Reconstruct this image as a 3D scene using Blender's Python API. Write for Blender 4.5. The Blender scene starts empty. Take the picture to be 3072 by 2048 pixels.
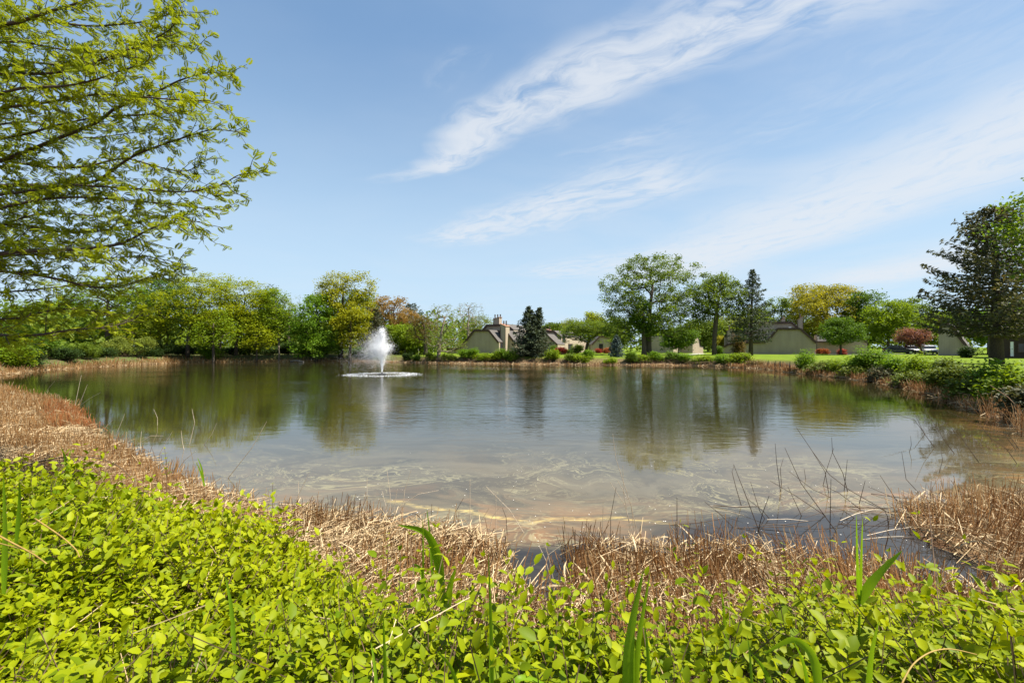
import bpy, math, random
import numpy as np
from mathutils import Matrix, Vector

# ------------------------------------------------------------------ camera, world, sun, exposure
SC = bpy.context.scene
COL = SC.collection
F = 3072 * 16.0 / 36.0
CAMZ = 2.5
TILT = math.atan(16.0 / F)
cam_d = bpy.data.cameras.new('camera')
cam_d.lens = 16.0; cam_d.sensor_width = 36.0; cam_d.clip_start = 0.05; cam_d.clip_end = 3000
cam = bpy.data.objects.new('camera', cam_d)
cam.location = (0, 0, CAMZ); cam.rotation_euler = (math.pi / 2 + TILT, 0, 0)
COL.objects.link(cam); SC.camera = cam

SUN_EL, SUN_AZ = 57.0, 103.0          # azimuth from +Y towards +X
sun_d = bpy.data.lights.new('sun', 'SUN')
sun_d.energy = 5.0; sun_d.angle = math.radians(0.5); sun_d.color = (1.0, 0.95, 0.86)
sun = bpy.data.objects.new('sun', sun_d)
_el, _az = math.radians(SUN_EL), math.radians(SUN_AZ)
SUNDIR = Vector((math.cos(_el) * math.sin(_az), math.cos(_el) * math.cos(_az), math.sin(_el)))
sun.rotation_euler = SUNDIR.to_track_quat('Z', 'Y').to_euler()
COL.objects.link(sun)

SC.view_settings.view_transform = 'Standard'
SC.view_settings.look = 'None'
SC.view_settings.exposure = 1.2
SC.view_settings.gamma = 1.0
SC.view_settings.use_curve_mapping = False


class G:
    """tiny node-graph helper"""
    def __init__(s, tree):
        s.t = tree; s.n = tree.nodes; s.l = tree.links
    def node(s, typ, **kw):
        n = s.n.new(typ)
        for k, v in kw.items():
            setattr(n, k, v)
        return n
    def put(s, sock, v):
        if v is None: return
        if isinstance(v, bpy.types.NodeSocket): s.l.new(v, sock)
        else:
            if sock.type == 'RGBA' and len(v) == 3: v = (*v, 1)
            sock.default_value = v
    def math(s, op, a, b=None, c=None, clamp=False):
        n = s.node('ShaderNodeMath', operation=op, use_clamp=clamp)
        for i, v in enumerate((a, b, c)): s.put(n.inputs[i], v)
        return n.outputs[0]
    def vm(s, op, a, b=None, scale=None):
        n = s.node('ShaderNodeVectorMath', operation=op)
        s.put(n.inputs[0], a); s.put(n.inputs[1], b)
        if scale is not None: s.put(n.inputs['Scale'], scale)
        return n.outputs['Value'] if op in ('DOT_PRODUCT', 'LENGTH', 'DISTANCE') else n.outputs[0]
    def mr(s, v, a, b, c=0.0, d=1.0, smooth=True):
        n = s.node('ShaderNodeMapRange', interpolation_type='SMOOTHSTEP' if smooth else 'LINEAR')
        for i, x in enumerate((v, a, b, c, d)): s.put(n.inputs[i], x)
        return n.outputs[0]
    def noise(s, vec, scale, detail=3.0, rough=0.5, dist=0.0, color=False):
        n = s.node('ShaderNodeTexNoise')
        s.put(n.inputs['Vector'], vec); s.put(n.inputs['Scale'], scale); s.put(n.inputs['Detail'], detail)
        s.put(n.inputs['Roughness'], rough); s.put(n.inputs['Distortion'], dist)
        return n.outputs['Color' if color else 'Fac']
    def mapping(s, vec, loc=(0, 0, 0), rot=(0, 0, 0), scale=(1, 1, 1)):
        n = s.node('ShaderNodeMapping')
        s.put(n.inputs[0], vec); n.inputs[1].default_value = loc; n.inputs[2].default_value = rot; n.inputs[3].default_value = scale
        return n.outputs[0]
    def mix(s, f, a, b):
        n = s.node('ShaderNodeMix', data_type='RGBA')
        s.put(n.inputs[0], f); s.put(n.inputs[6], a); s.put(n.inputs[7], b)
        return n.outputs[2]
    def attr(s, name):
        return s.node('ShaderNodeAttribute', attribute_name=name).outputs['Fac']
    def sep(s, v):
        n = s.node('ShaderNodeSeparateXYZ'); s.put(n.inputs[0], v); return n.outputs
    def comb(s, x, y, z):
        n = s.node('ShaderNodeCombineXYZ')
        for i, v in enumerate((x, y, z)): s.put(n.inputs[i], v)
        return n.outputs[0]


def pxdir(px, py):
    """direction of a photo pixel (3072 wide) in the world, y component 1"""
    f = Vector((0, math.cos(TILT), math.sin(TILT))); u = Vector((0, -math.sin(TILT), math.cos(TILT)))
    d = Vector(((px - 1536) / F, 0, 0)) + u * ((1024 - py) / F) + f
    return d / d.y


def P(px, py, D):
    d = pxdir(px, py)
    return Vector((d.x * D, D, CAMZ + d.z * D))


# sky with thin high cloud drawn on a flat layer overhead
world = bpy.data.worlds.new('World'); SC.world = world; world.use_nodes = True
g = G(world.node_tree)
sky = g.node('ShaderNodeTexSky', sky_type='NISHITA', sun_disc=False)
sky.sun_elevation = _el; sky.sun_rotation = _az
sky.air_density = 1.0; sky.dust_density = 0.3; sky.ozone_density = 1.6
bg = g.n['Background']; bg.inputs[1].default_value = 0.10
dirv = g.node('ShaderNodeTexCoord').outputs['Generated']
dx, dy, dz = g.sep(dirv)
up_z = g.math('MAXIMUM', dz, 0.02)
P2 = g.comb(g.math('DIVIDE', dx, up_z), g.math('DIVIDE', dy, up_z), 0.0)
wn = g.noise(P2, 0.9, 4, 0.55, color=True)
P2w = g.vm('ADD', P2, g.vm('SCALE', g.vm('SUBTRACT', wn, (0.5, 0.5, 0.5)), scale=0.75))


def sky_pt(px, py):
    d = pxdir(px, py); return (d.x / d.z, d.y / d.z)


def streak(a, b, wa, wb, soft_end=0.25):
    (ax, ay), (bx, by) = a, b
    L = math.hypot(bx - ax, by - ay); th = math.atan2(by - ay, bx - ax)
    q = g.vm('SUBTRACT', P2w, (ax, ay, 0))
    q = g.mapping(q, rot=(0, 0, -th), scale=(1, 1, 1))
    x, y, _ = g.sep(q)
    t = g.math('DIVIDE', x, L)
    w = g.math('MAXIMUM', g.math('ADD', wa, g.math('MULTIPLY', t, wb - wa)), 0.01)
    r = g.math('DIVIDE', g.math('ABSOLUTE', y), w)
    m = g.mr(r, 1.0, 0.1)
    m = g.math('MULTIPLY', m, g.mr(t, -0.06, soft_end))
    m = g.math('MULTIPLY', m, g.mr(t, 1.25, 0.95))
    # fibres that lie along / across the streak
    fib = g.noise(g.mapping(q, scale=(2.2, 5.5, 1)), 1.6, 7, 0.62, 0.5)
    return m, fib


layers = []
for (a, b, wa, wb, lo, hi, amp) in (
    ((1120, 545), (2480, -60), 0.10, 0.36, 0.26, 0.62, 0.95),
    ((1290, 735), (1960, 545), 0.42, 0.62, 0.28, 0.66, 0.85),
    ((1290, 300), (1400, 170), 0.10, 0.12, 0.42, 0.75, 0.30),
    ((1900, 860), (3300, 330), 1.35, 1.0, 0.10, 0.56, 0.92),
    ((2500, 860), (3500, 640), 1.3, 1.1, 0.12, 0.52, 0.92),
    ((1560, 830), (2080, 760), 0.9, 0.9, 0.30, 0.68, 0.7),
    ((1640, 480), (2000, 400), 0.10, 0.22, 0.36, 0.8, 0.45),
    ((2100, 500), (3300, -100), 0.3, 0.9, 0.35, 0.85, 0.28),
):
    m, fib = streak(sky_pt(*a), sky_pt(*b), wa, wb)
    layers.append(g.math('MULTIPLY', g.math('MULTIPLY', m, g.mr(fib, lo, hi)), amp))
cl = layers[0]
for c_ in layers[1:]:
    cl = g.math('SUBTRACT', g.math('ADD', cl, c_), g.math('MULTIPLY', cl, c_))   # screen
veil = g.math('MULTIPLY', g.mr(g.noise(P2, 0.35, 5, 0.6, 0.6), 0.36, 0.72), g.mr(dx, -0.25, 0.55, 0.12, 0.42))
cl = g.math('SUBTRACT', g.math('ADD', cl, veil), g.math('MULTIPLY', cl, veil))
cl = g.math('MULTIPLY', cl, g.mr(dz, 0.005, 0.06))
# thin milky air: flatten the clear-sky range a little
sr, sg, sb = g.sep(sky.outputs[0])
flat_ = [g.math('MULTIPLY', g.math('POWER', g.math('MULTIPLY', c, 0.1), 0.55), k) for c, k in ((sr, 3.2), (sg, 4.3), (sb, 5.3))]
skyc = g.mix(g.math('MULTIPLY', g.mr(dz, 0.60, 0.0), 0.85), g.comb(*flat_), (2.75, 3.55, 4.25))
cloudc = g.vm('ADD', g.vm('SCALE', skyc, scale=0.15), (3.0, 3.15, 3.35))
g.put(bg.inputs[0], g.mix(cl, skyc, cloudc))

# ------------------------------------------------------------------ mesh helpers
def new_mesh(name, v, sizes, idx, mat, rnd=None, smooth=False, attrs=None):
    me = bpy.data.meshes.new(name)
    v = np.ascontiguousarray(v, np.float32); sizes = np.asarray(sizes, np.int32); idx = np.asarray(idx, np.int32)
    me.vertices.add(len(v)); me.vertices.foreach_set('co', v.ravel())
    me.loops.add(len(idx)); me.loops.foreach_set('vertex_index', idx)
    me.polygons.add(len(sizes))
    st = np.zeros(len(sizes), np.int32); st[1:] = np.cumsum(sizes)[:-1]
    me.polygons.foreach_set('loop_start', st)
    me.update(calc_edges=True)
    me.polygons.foreach_set('use_smooth', np.full(len(sizes), bool(smooth)))
    if rnd is not None:
        a = me.attributes.new('rnd', 'FLOAT', 'FACE'); a.data.foreach_set('value', np.asarray(rnd, np.float32))
    for k, val in (attrs or {}).items():
        a = me.attributes.new(k, 'FLOAT', 'POINT'); a.data.foreach_set('value', np.asarray(val, np.float32))
    for m in (mat if isinstance(mat, (list, tuple)) else [mat]):
        if m: me.materials.append(m)
    return me


class MB:
    """collects pieces, builds ONE mesh"""
    def __init__(s): s.v = []; s.sz = []; s.ix = []; s.r = []; s.n = 0
    def add(s, v, sizes, idx, rnd=0.5):
        v = np.asarray(v, np.float32).reshape(-1, 3)
        sizes = np.asarray(sizes, np.int32)
        s.v.append(v); s.sz.append(sizes); s.ix.append(np.asarray(idx, np.int32) + s.n); s.n += len(v)
        s.r.append(np.broadcast_to(np.asarray(rnd, np.float32), sizes.shape).copy())
    def faces(s, v, faces, rnd=0.5):
        s.add(v, [len(f) for f in faces], [i for f in faces for i in f], rnd)
    def box(s, c, d, rot=0.0, rnd=0.5):
        x, y, z = np.asarray(d) / 2
        v = np.array([(sx * x, sy * y, sz * z) for sz in (-1, 1) for sy in (-1, 1) for sx in (-1, 1)])
        if rot:
            ca, sa = math.cos(rot), math.sin(rot)
            v = np.stack([v[:, 0] * ca - v[:, 1] * sa, v[:, 0] * sa + v[:, 1] * ca, v[:, 2]], 1)
        s.faces(v + np.asarray(c), [(0, 2, 3, 1), (4, 5, 7, 6), (0, 1, 5, 4), (2, 6, 7, 3), (0, 4, 6, 2), (1, 3, 7, 5)], rnd)
    def prism(s, poly, y0, y1, rnd=0.5):
        """poly: (x,z) points, extruded along y"""
        n = len(poly)
        v = [(x, y0, z) for x, z in poly] + [(x, y1, z) for x, z in poly]
        f = [tuple(range(n)), tuple(range(2 * n - 1, n - 1, -1))] + [(i, i + n, (i + 1) % n + n, (i + 1) % n) for i in range(n)]
        s.faces(v, f, rnd)
    def tube(s, pts, rad, sides=5, rnd=0.5, cap=True):
        pts = np.asarray(pts, float); n = len(pts)
        rad = np.broadcast_to(np.asarray(rad, float), (n,))
        t = np.gradient(pts, axis=0); t /= np.linalg.norm(t, axis=1, keepdims=True) + 1e-9
        ref = np.array([0.31, 0.17, 0.93]) if abs(t[0][2]) < 0.9 else np.array([1.0, 0.1, 0])
        a = np.cross(t, ref); a /= np.linalg.norm(a, axis=1, keepdims=True) + 1e-9
        b = np.cross(t, a)
        an = np.arange(sides) * 2 * math.pi / sides
        v = (pts[:, None] + rad[:, None, None] * (a[:, None] * np.cos(an)[None, :, None] + b[:, None] * np.sin(an)[None, :, None])).reshape(-1, 3)
        i = np.arange(n - 1)[:, None] * sides; j = np.arange(sides)[None]; j2 = (j + 1) % sides
        q = np.stack([i + j, i + j2, i + sides + j2, i + sides + j], -1).reshape(-1, 4)
        sz = [4] * len(q); ix = list(q.ravel())
        if cap:
            sz += [sides, sides]; ix += list(range(sides - 1, -1, -1)) + list(range((n - 1) * sides, n * sides))
        s.add(v, sz, ix, rnd)
    def mesh(s, name, mat, smooth=False):
        if not s.v: return bpy.data.meshes.new(name)
        return new_mesh(name, np.concatenate(s.v), np.concatenate(s.sz), np.concatenate(s.ix), mat, np.concatenate(s.r), smooth)


def template(tv, tf, pos, X, Y, Z, sx, sy=None, rnd=0.5):
    """stamp a small face template on many frames -> v, sizes, idx, rnd"""
    tv = np.asarray(tv, float); N = len(pos); k = len(tv)
    sx = np.broadcast_to(np.asarray(sx, float), (N,)); sy = sx if sy is None else np.broadcast_to(np.asarray(sy, float), (N,))
    v = pos[:, None] + (tv[None, :, 0, None] * X[:, None]) * sx[:, None, None] + (tv[None, :, 1, None] * Y[:, None] + tv[None, :, 2, None] * Z[:, None]) * sy[:, None, None]
    sz1 = np.array([len(f) for f in tf]); ix1 = np.array([i for f in tf for i in f])
    idx = (ix1[None] + (np.arange(N) * k)[:, None]).ravel()
    r = np.repeat(np.broadcast_to(np.asarray(rnd, float), (N,)), len(tf))
    return v.reshape(-1, 3), np.tile(sz1, N), idx, r


def norm(a):
    return a / (np.linalg.norm(a, axis=-1, keepdims=True) + 1e-9)


def frames(rng, N, up=0.4, d=None):
    """random leaf frames with normals biased upwards"""
    nrm = rng.normal(size=(N, 3)); nrm = norm(nrm); nrm[:, 2] = np.abs(nrm[:, 2]) + up; nrm = norm(nrm)
    x = rng.normal(size=(N, 3)) if d is None else d + rng.normal(size=(N, 3)) * 0.35
    x = norm(x - nrm * (x * nrm).sum(1, keepdims=True))
    return x, np.cross(nrm, x), nrm


def obj(name, me, parent=None, loc=None, **props):
    o = bpy.data.objects.new(name, me); COL.objects.link(o)
    if loc is not None: o.location = loc
    if parent is not None: o.parent = parent
    for k, v in props.items(): o[k] = v
    return o


def thing(name, label, cat, loc, rz=0.0, group=None):
    o = obj(name, None, loc=loc, label=label, category=cat)
    o.rotation_euler = (0, 0, rz); o.empty_display_size = 0.3
    if group: o['group'] = group
    return o


# ------------------------------------------------------------------ materials
def mat(name):
    m = bpy.data.materials.new(name); m.use_nodes = True
    return m, G(m.node_tree), m.node_tree.nodes['Principled BSDF'], m.node_tree.nodes['Material Output']


def leaf_mat(name, a, b, trans=0.42, rough=0.55, c=None, spec=0.15):
    """leaf: diffuse/glossy face plus light coming through; rnd blends colour a to colour b"""
    m, g, p, out = mat(name)
    r = g.attr('rnd')
    col = g.mix(r, a, b)
    if c is not None: col = g.mix(g.mr(r, 0.86, 0.98), col, c)
    g.put(p.inputs['Base Color'], col); p.inputs['Roughness'].default_value = rough
    p.inputs['Specular IOR Level'].default_value = spec
    t = g.node('ShaderNodeBsdfTranslucent')
    g.put(t.inputs['Color'], g.vm('MULTIPLY', col, (1.45, 1.35, 0.7)))
    mx = g.node('ShaderNodeMixShader'); mx.inputs[0].default_value = trans
    g.l.new(p.outputs[0], mx.inputs[1]); g.l.new(t.outputs[0], mx.inputs[2]); g.l.new(mx.outputs[0], out.inputs[0])
    return m


def plain(name, a, b=None, rough=0.7, scale=6.0, bump=0.0, spec=0.3, stretch=(1, 1, 1), metallic=0.0):
    m, g, p, out = mat(name)
    b = b or tuple(x * 0.8 for x in a)
    co = g.mapping(g.node('ShaderNodeTexCoord').outputs['Object'], scale=stretch)
    n = g.noise(co, scale, 5, 0.6)
    g.put(p.inputs['Base Color'], g.mix(g.mr(n, 0.3, 0.7), a, b)); p.inputs['Roughness'].default_value = rough
    p.inputs['Specular IOR Level'].default_value = spec; p.inputs['Metallic'].default_value = metallic
    if bump:
        bn = g.node('ShaderNodeBump'); bn.inputs['Strength'].default_value = bump; bn.inputs['Distance'].default_value = 0.03
        g.put(bn.inputs['Height'], n); g.l.new(bn.outputs[0], p.inputs['Normal'])
    return m


def rnd_mat(name, a, b, rough=0.75, c=None, spec=0.2):
    m, g, p, out = mat(name)
    r = g.attr('rnd'); col = g.mix(r, a, b)
    if c is not None: col = g.mix(g.mr(r, 0.8, 0.95), col, c)
    g.put(p.inputs['Base Color'], col); p.inputs['Roughness'].default_value = rough; p.inputs['Specular IOR Level'].default_value = spec
    return m


M = {}
M['bark'] = plain('bark', (0.10, 0.075, 0.05), (0.045, 0.035, 0.026), 0.9, 5, 0.6, stretch=(4, 4, 1))
M['bark_pale'] = plain('bark_pale', (0.26, 0.21, 0.15), (0.13, 0.10, 0.07), 0.9, 5, 0.5, stretch=(4, 4, 1))
M['bark_locust'] = plain('bark_locust', (0.085, 0.06, 0.042), (0.045, 0.033, 0.025), 0.85, 14, 0.3)
M['leaf_yellow'] = leaf_mat('leaf_yellow', (0.17, 0.215, 0.007), (0.28, 0.31, 0.011), 0.45)
M['leaf_oak'] = leaf_mat('leaf_oak', (0.20, 0.22, 0.008), (0.32, 0.315, 0.014), 0.45)
M['leaf_gold'] = leaf_mat('leaf_gold', (0.20, 0.20, 0.012), (0.32, 0.285, 0.026), 0.42)
M['leaf_lime'] = leaf_mat('leaf_lime', (0.115, 0.185, 0.008), (0.20, 0.27, 0.013), 0.42)
M['leaf_green'] = leaf_mat('leaf_green', (0.055, 0.11, 0.008), (0.11, 0.185, 0.015), 0.40)
M['leaf_bright'] = leaf_mat('leaf_bright', (0.085, 0.165, 0.008), (0.155, 0.26, 0.016), 0.42)
M['leaf_mid'] = leaf_mat('leaf_mid', (0.075, 0.12, 0.012), (0.145, 0.20, 0.020), 0.42)
M['leaf_pale'] = leaf_mat('leaf_pale', (0.13, 0.165, 0.026), (0.21, 0.25, 0.045), 0.42)
M['leaf_russet'] = leaf_mat('leaf_russet', (0.22, 0.135, 0.035), (0.31, 0.20, 0.06), 0.42)
M['leaf_brown'] = leaf_mat('leaf_brown', (0.10, 0.072, 0.022), (0.16, 0.11, 0.035), 0.35)
M['leaf_plum'] = leaf_mat('leaf_plum', (0.15, 0.062, 0.052), (0.24, 0.11, 0.085), 0.40)
M['leaf_red'] = leaf_mat('leaf_red', (0.22, 0.03, 0.025), (0.32, 0.06, 0.03), 0.35)
M['leaf_orange'] = leaf_mat('leaf_orange', (0.24, 0.065, 0.025), (0.32, 0.10, 0.035), 0.35)
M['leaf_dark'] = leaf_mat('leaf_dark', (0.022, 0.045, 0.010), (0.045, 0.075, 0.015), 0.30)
M['needle'] = leaf_mat('needle', (0.030, 0.046, 0.024), (0.078, 0.095, 0.048), 0.2, 0.6, c=(0.12, 0.085, 0.04))
M['needle_brown'] = leaf_mat('needle_brown', (0.045, 0.058, 0.028), (0.125, 0.115, 0.052), 0.22, 0.6, c=(0.20, 0.13, 0.055))
M['needle_blue'] = leaf_mat('needle_blue', (0.055, 0.085, 0.075), (0.10, 0.13, 0.12), 0.18, 0.6)
M['needle_green'] = leaf_mat('needle_green', (0.065, 0.10, 0.012), (0.14, 0.17, 0.022), 0.25, 0.6)
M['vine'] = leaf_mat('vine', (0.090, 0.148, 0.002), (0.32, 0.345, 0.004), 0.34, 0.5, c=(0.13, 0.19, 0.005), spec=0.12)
M['locust'] = leaf_mat('locust', (0.165, 0.22, 0.008), (0.27, 0.305, 0.014), 0.48, 0.5, c=(0.07, 0.11, 0.012))
M['maple'] = leaf_mat('maple', (0.085, 0.16, 0.012), (0.16, 0.23, 0.02), 0.45, 0.5)
M['reed_green'] = leaf_mat('reed_green', (0.13, 0.24, 0.008), (0.21, 0.33, 0.012), 0.42, 0.45)
M['twig'] = plain('twig', (0.14, 0.085, 0.045), (0.08, 0.05, 0.03), 0.85, 10)
M['cane'] = plain('cane', (0.36, 0.24, 0.06), (0.26, 0.16, 0.04), 0.6, 12)
M['reed'] = rnd_mat('reed', (0.185, 0.078, 0.021), (0.37, 0.20, 0.072), c=(0.46, 0.34, 0.18))
M['straw'] = rnd_mat('straw', (0.34, 0.235, 0.115), (0.56, 0.435, 0.265), c=(0.17, 0.09, 0.035))
M['reed_left'] = rnd_mat('reed_left', (0.22, 0.105, 0.032), (0.38, 0.22, 0.085), c=(0.48, 0.36, 0.20))
M['reed_rust'] = rnd_mat('reed_rust', (0.32, 0.10, 0.025), (0.42, 0.17, 0.06))
M['stalk'] = plain('stalk', (0.52, 0.44, 0.33), (0.36, 0.28, 0.19), 0.7, 20)
M['stalk_dark'] = plain('stalk_dark', (0.10, 0.065, 0.04), (0.06, 0.04, 0.028), 0.7, 20)
M['brush'] = rnd_mat('brush', (0.16, 0.095, 0.05), (0.34, 0.23, 0.14))
M['drop'] = rnd_mat('drop', (0.85, 0.85, 0.86), (0.95, 0.95, 0.95), 0.3, spec=0.5)
M['petal'] = rnd_mat('petal', (0.75, 0.70, 0.58), (0.85, 0.82, 0.75))
M['fount'] = plain('fountain_float', (0.03, 0.03, 0.032), (0.05, 0.05, 0.05), 0.5)

m, g, p, out = mat('siding')
co = g.node('ShaderNodeTexCoord').outputs['Object']
sx_, sy_, sz_ = g.sep(co)
gro = g.math('FRACT', g.math('MULTIPLY', g.math('ADD', sx_, sy_), 1 / 0.2))
line = g.math('MULTIPLY', g.mr(gro, 0.0, 0.06), g.mr(gro, 1.0, 0.94))
n_ = g.noise(g.mapping(co, scale=(1, 1, 0.25)), 1.2, 5, 0.6)
c_ = g.mix(g.mr(n_, 0.3, 0.75), (0.37, 0.295, 0.215), (0.31, 0.245, 0.178))
g.put(p.inputs['Base Color'], g.mix(g.math('SUBTRACT', 1.0, line), c_, (0.15, 0.135, 0.10)))
p.inputs['Roughness'].default_value = 0.85
M['siding'] = m
m, g, p, out = mat('shingle_roof')
co = g.node('ShaderNodeTexCoord').outputs['Object']
v1 = g.noise(g.mapping(co, scale=(1, 1, 2)), 2.5, 6, 0.7); v2 = g.noise(co, 30, 2, 0.5)
g.put(p.inputs['Base Color'], g.mix(g.mr(g.math('ADD', v1, g.math('MULTIPLY', v2, 0.4)), 0.4, 1.0), (0.065, 0.057, 0.05), (0.115, 0.10, 0.088)))
p.inputs['Roughness'].default_value = 0.9
M['roof'] = m
M['trim'] = plain('brown_trim', (0.085, 0.048, 0.034), (0.06, 0.035, 0.026), 0.7, 3)
M['copper'] = plain('copper_cap', (0.50, 0.27, 0.16), (0.40, 0.20, 0.12), 0.45, 4, metallic=0.3)
M['flue'] = plain('flue_pipe', (0.11, 0.08, 0.06), (0.07, 0.05, 0.04), 0.5, 8)
M['glass'] = plain('window_glass', (0.02, 0.024, 0.028), (0.03, 0.03, 0.03), 0.08, 1, spec=0.6)
M['door'] = plain('door_paint', (0.20, 0.13, 0.08), (0.16, 0.10, 0.06), 0.6, 3)
M['white'] = plain('white_paint', (0.75, 0.74, 0.70), (0.68, 0.67, 0.63), 0.6, 3)
M['darkwall'] = plain('dark_stained_boards', (0.05, 0.032, 0.022), (0.035, 0.022, 0.016), 0.8, 6, stretch=(6, 6, 0.6))
M['carblack'] = plain('black_car_paint', (0.012, 0.013, 0.016), (0.015, 0.015, 0.018), 0.18, 1, spec=0.7)
M['carwhite'] = plain('white_car_paint', (0.75, 0.75, 0.75), (0.72, 0.72, 0.72), 0.25, 1, spec=0.6)
M['tyre'] = plain('tyre_rubber', (0.02, 0.02, 0.02), (0.03, 0.03, 0.03), 0.8, 9)
M['rim'] = plain('wheel_rim', (0.45, 0.45, 0.46), (0.35, 0.35, 0.36), 0.35, 9, metallic=0.8)
M['lamp_red'] = plain('red_lens', (0.35, 0.02, 0.02), (0.3, 0.02, 0.02), 0.3, 3)
M['lamp_clear'] = plain('clear_lens', (0.7, 0.7, 0.68), (0.6, 0.6, 0.6), 0.15, 3)
M['metal'] = plain('grey_metal', (0.30, 0.29, 0.27), (0.24, 0.23, 0.21), 0.5, 6)
M['black'] = plain('black_metal', (0.015, 0.015, 0.016), (0.02, 0.02, 0.02), 0.5, 6)
M['concrete'] = plain('concrete', (0.42, 0.39, 0.35), (0.36, 0.33, 0.30), 0.85, 3, 0.2)
M['asphalt'] = plain('asphalt', (0.06, 0.06, 0.06), (0.045, 0.045, 0.045), 0.9, 9, 0.2)
M['log'] = plain('grey_driftwood', (0.36, 0.31, 0.26), (0.22, 0.18, 0.15), 0.9, 7, 0.4)

# ------------------------------------------------------------------ the lie of the land
WATER = np.array([(-29.5, 26.2), (-19.0, 19.4), (-15.5, 16.1), (-11.4, 12.6), (-8.1, 10.1), (-6.15, 8.55), (-4.5, 7.45), (-3.2, 6.75),
    (-2.15, 6.55), (-1.1, 6.15), (-0.3, 5.85), (-0.08, 5.75), (0.06, 4.55), (0.50, 4.45), (0.66, 5.8), (1.6, 5.75), (2.67, 5.6), (3.6, 5.35), (4.3, 5.1), (4.7, 4.75),
    (5.3, 4.85), (5.35, 5.7), (5.5, 6.5), (6.2, 7.1), (8.7, 7.5), (11.2, 8.6), (13.5, 11), (14.4, 12.8), (16.2, 15), (18.3, 18.1),
    (21.9, 24), (24.6, 29.4), (26.3, 35.5), (26.7, 42.7), (28.4, 51.7), (24.3, 59.9), (7.5, 63), (-11.7, 69.6), (-20, 74), (-26, 78),
    (-37.6, 77.6), (-51.8, 72.6), (-52, 63), (-50, 48.7), (-44.6, 39.7), (-41, 34), (-37, 30.5)], float)
VEG = [(-60, 34), (-40, 25), (-26, 16.5), (-15, 10.9), (-9, 7.9), (-6, 7.0), (-3.36, 5.85), (-1.7, 4.6), (-.64, 3.65), (.42, 3.35), (1.5, 3.45), (2.7, 3.65), (4.05, 3.4), (8, 3.6), (13, 5.2), (17, 9.0), (18.5, 13)]
MARSH = np.array(VEG + [(16, 14.5), (13, 11.5), (10, 9), (5.5, 8), (2, 7.0), (-1, 7), (-5, 9), (-10, 13), (-15, 17), (-20, 22), (-31, 29), (-37, 32), (-41, 36), (-46, 42), (-62, 42)], float)


def sdist(pts, poly):
    """signed distance to a polygon, negative inside"""
    out = np.full(len(pts), 1e9); ins = np.zeros(len(pts), bool)
    x, y = pts[:, 0], pts[:, 1]
    for a, b in zip(poly, np.roll(poly, -1, 0)):
        e = b - a; w = pts - a
        t = np.clip((w @ e) / (e @ e), 0, 1)
        d = w - t[:, None] * e
        out = np.minimum(out, (d * d).sum(1))
        c = ((a[1] <= y) != (b[1] <= y))
        if abs(e[1]) > 1e-9: ins ^= c & (x < a[0] + (y - a[1]) / e[1] * e[0])
    return np.where(ins, -1, 1) * np.sqrt(out)


def vnoise(p, s, seed=0):
    """cheap smooth 2-D value noise, -1..1"""
    r = np.random.default_rng(seed); T = r.uniform(-1, 1, (64, 64))
    q = np.asarray(p)[:, :2] * s + 100.0
    i = np.floor(q).astype(int); f = q - i; f = f * f * (3 - 2 * f)
    a = T[i[:, 0] % 64, i[:, 1] % 64]; b = T[(i[:, 0] + 1) % 64, i[:, 1] % 64]
    c = T[i[:, 0] % 64, (i[:, 1] + 1) % 64]; d = T[(i[:, 0] + 1) % 64, (i[:, 1] + 1) % 64]
    return (a * (1 - f[:, 0]) + b * f[:, 0]) * (1 - f[:, 1]) + (c * (1 - f[:, 0]) + d * f[:, 0]) * f[:, 1]


def sm(x, a, b):
    t = np.clip((x - a) / (b - a), 0, 1); return t * t * (3 - 2 * t)


def land(pts):
    pts = np.asarray(pts, float)
    x, y = pts[:, 0], pts[:, 1]
    sw = sdist(pts, WATER); smr = sdist(pts, MARSH)
    off = 0.9 + 1.1 * sm(x, 14, 20) * sm(y, 55, 40)
    sl = np.minimum(sw - off, smr)
    near = sm(y, 20, 12) * sm(x, 14, 8)
    w = 2.2 + near * (0.3 + np.clip((-x - 0.5) * 0.9, 0, 3.2))
    t = np.clip(sl / w, 0, 1)
    ramp = (t * t * (3 - 2 * t)) * (1 - near) + near * np.sin(t * math.pi / 2)
    z = np.where(sw < 0, np.maximum(-0.8, 0.30 * sw), 0.045 * np.clip(sw / 0.25, 0, 1))
    z = z + np.where(sl > 0, ramp * 0.98, 0.0)
    z = z + vnoise(pts, 1.7, 3) * 0.05 * np.exp(-np.abs(sw)) * (sw > -0.3) * (y < 20)
    z = z + vnoise(pts, 0.9, 5) * 0.10 * near * np.clip(sl / 1.0, 0, 1)
    z = z + vnoise(pts, 0.11, 7) * 0.16 * (1 - near) * np.clip((sl - 1) / 4, 0, 1)
    return z, sw, sl


def gz(x, y):
    return float(land(np.array([(x, y)]))[0][0])


def shore_D(px):
    """how far away the far waterline is along a photo column"""
    k = (px - 1536) / F; ys = np.linspace(4, 100, 1200)
    s = sdist(np.stack([k * ys, ys], 1), WATER)
    ins = np.where(s < 0)[0]
    return float(ys[ins[-1]]) if len(ins) else 10.0


def polar(angs, rads):
    A, R = np.meshgrid(angs, rads)
    xy = np.stack([R * np.sin(A), R * np.cos(A)], -1).reshape(-1, 2)
    na, nr = len(angs), len(rads)
    i = (np.arange(nr - 1)[:, None] * na + np.arange(na - 1)[None]).ravel()
    q = np.stack([i, i + 1, i + na + 1, i + na], 1)[:, ::-1]
    return xy, q


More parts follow.
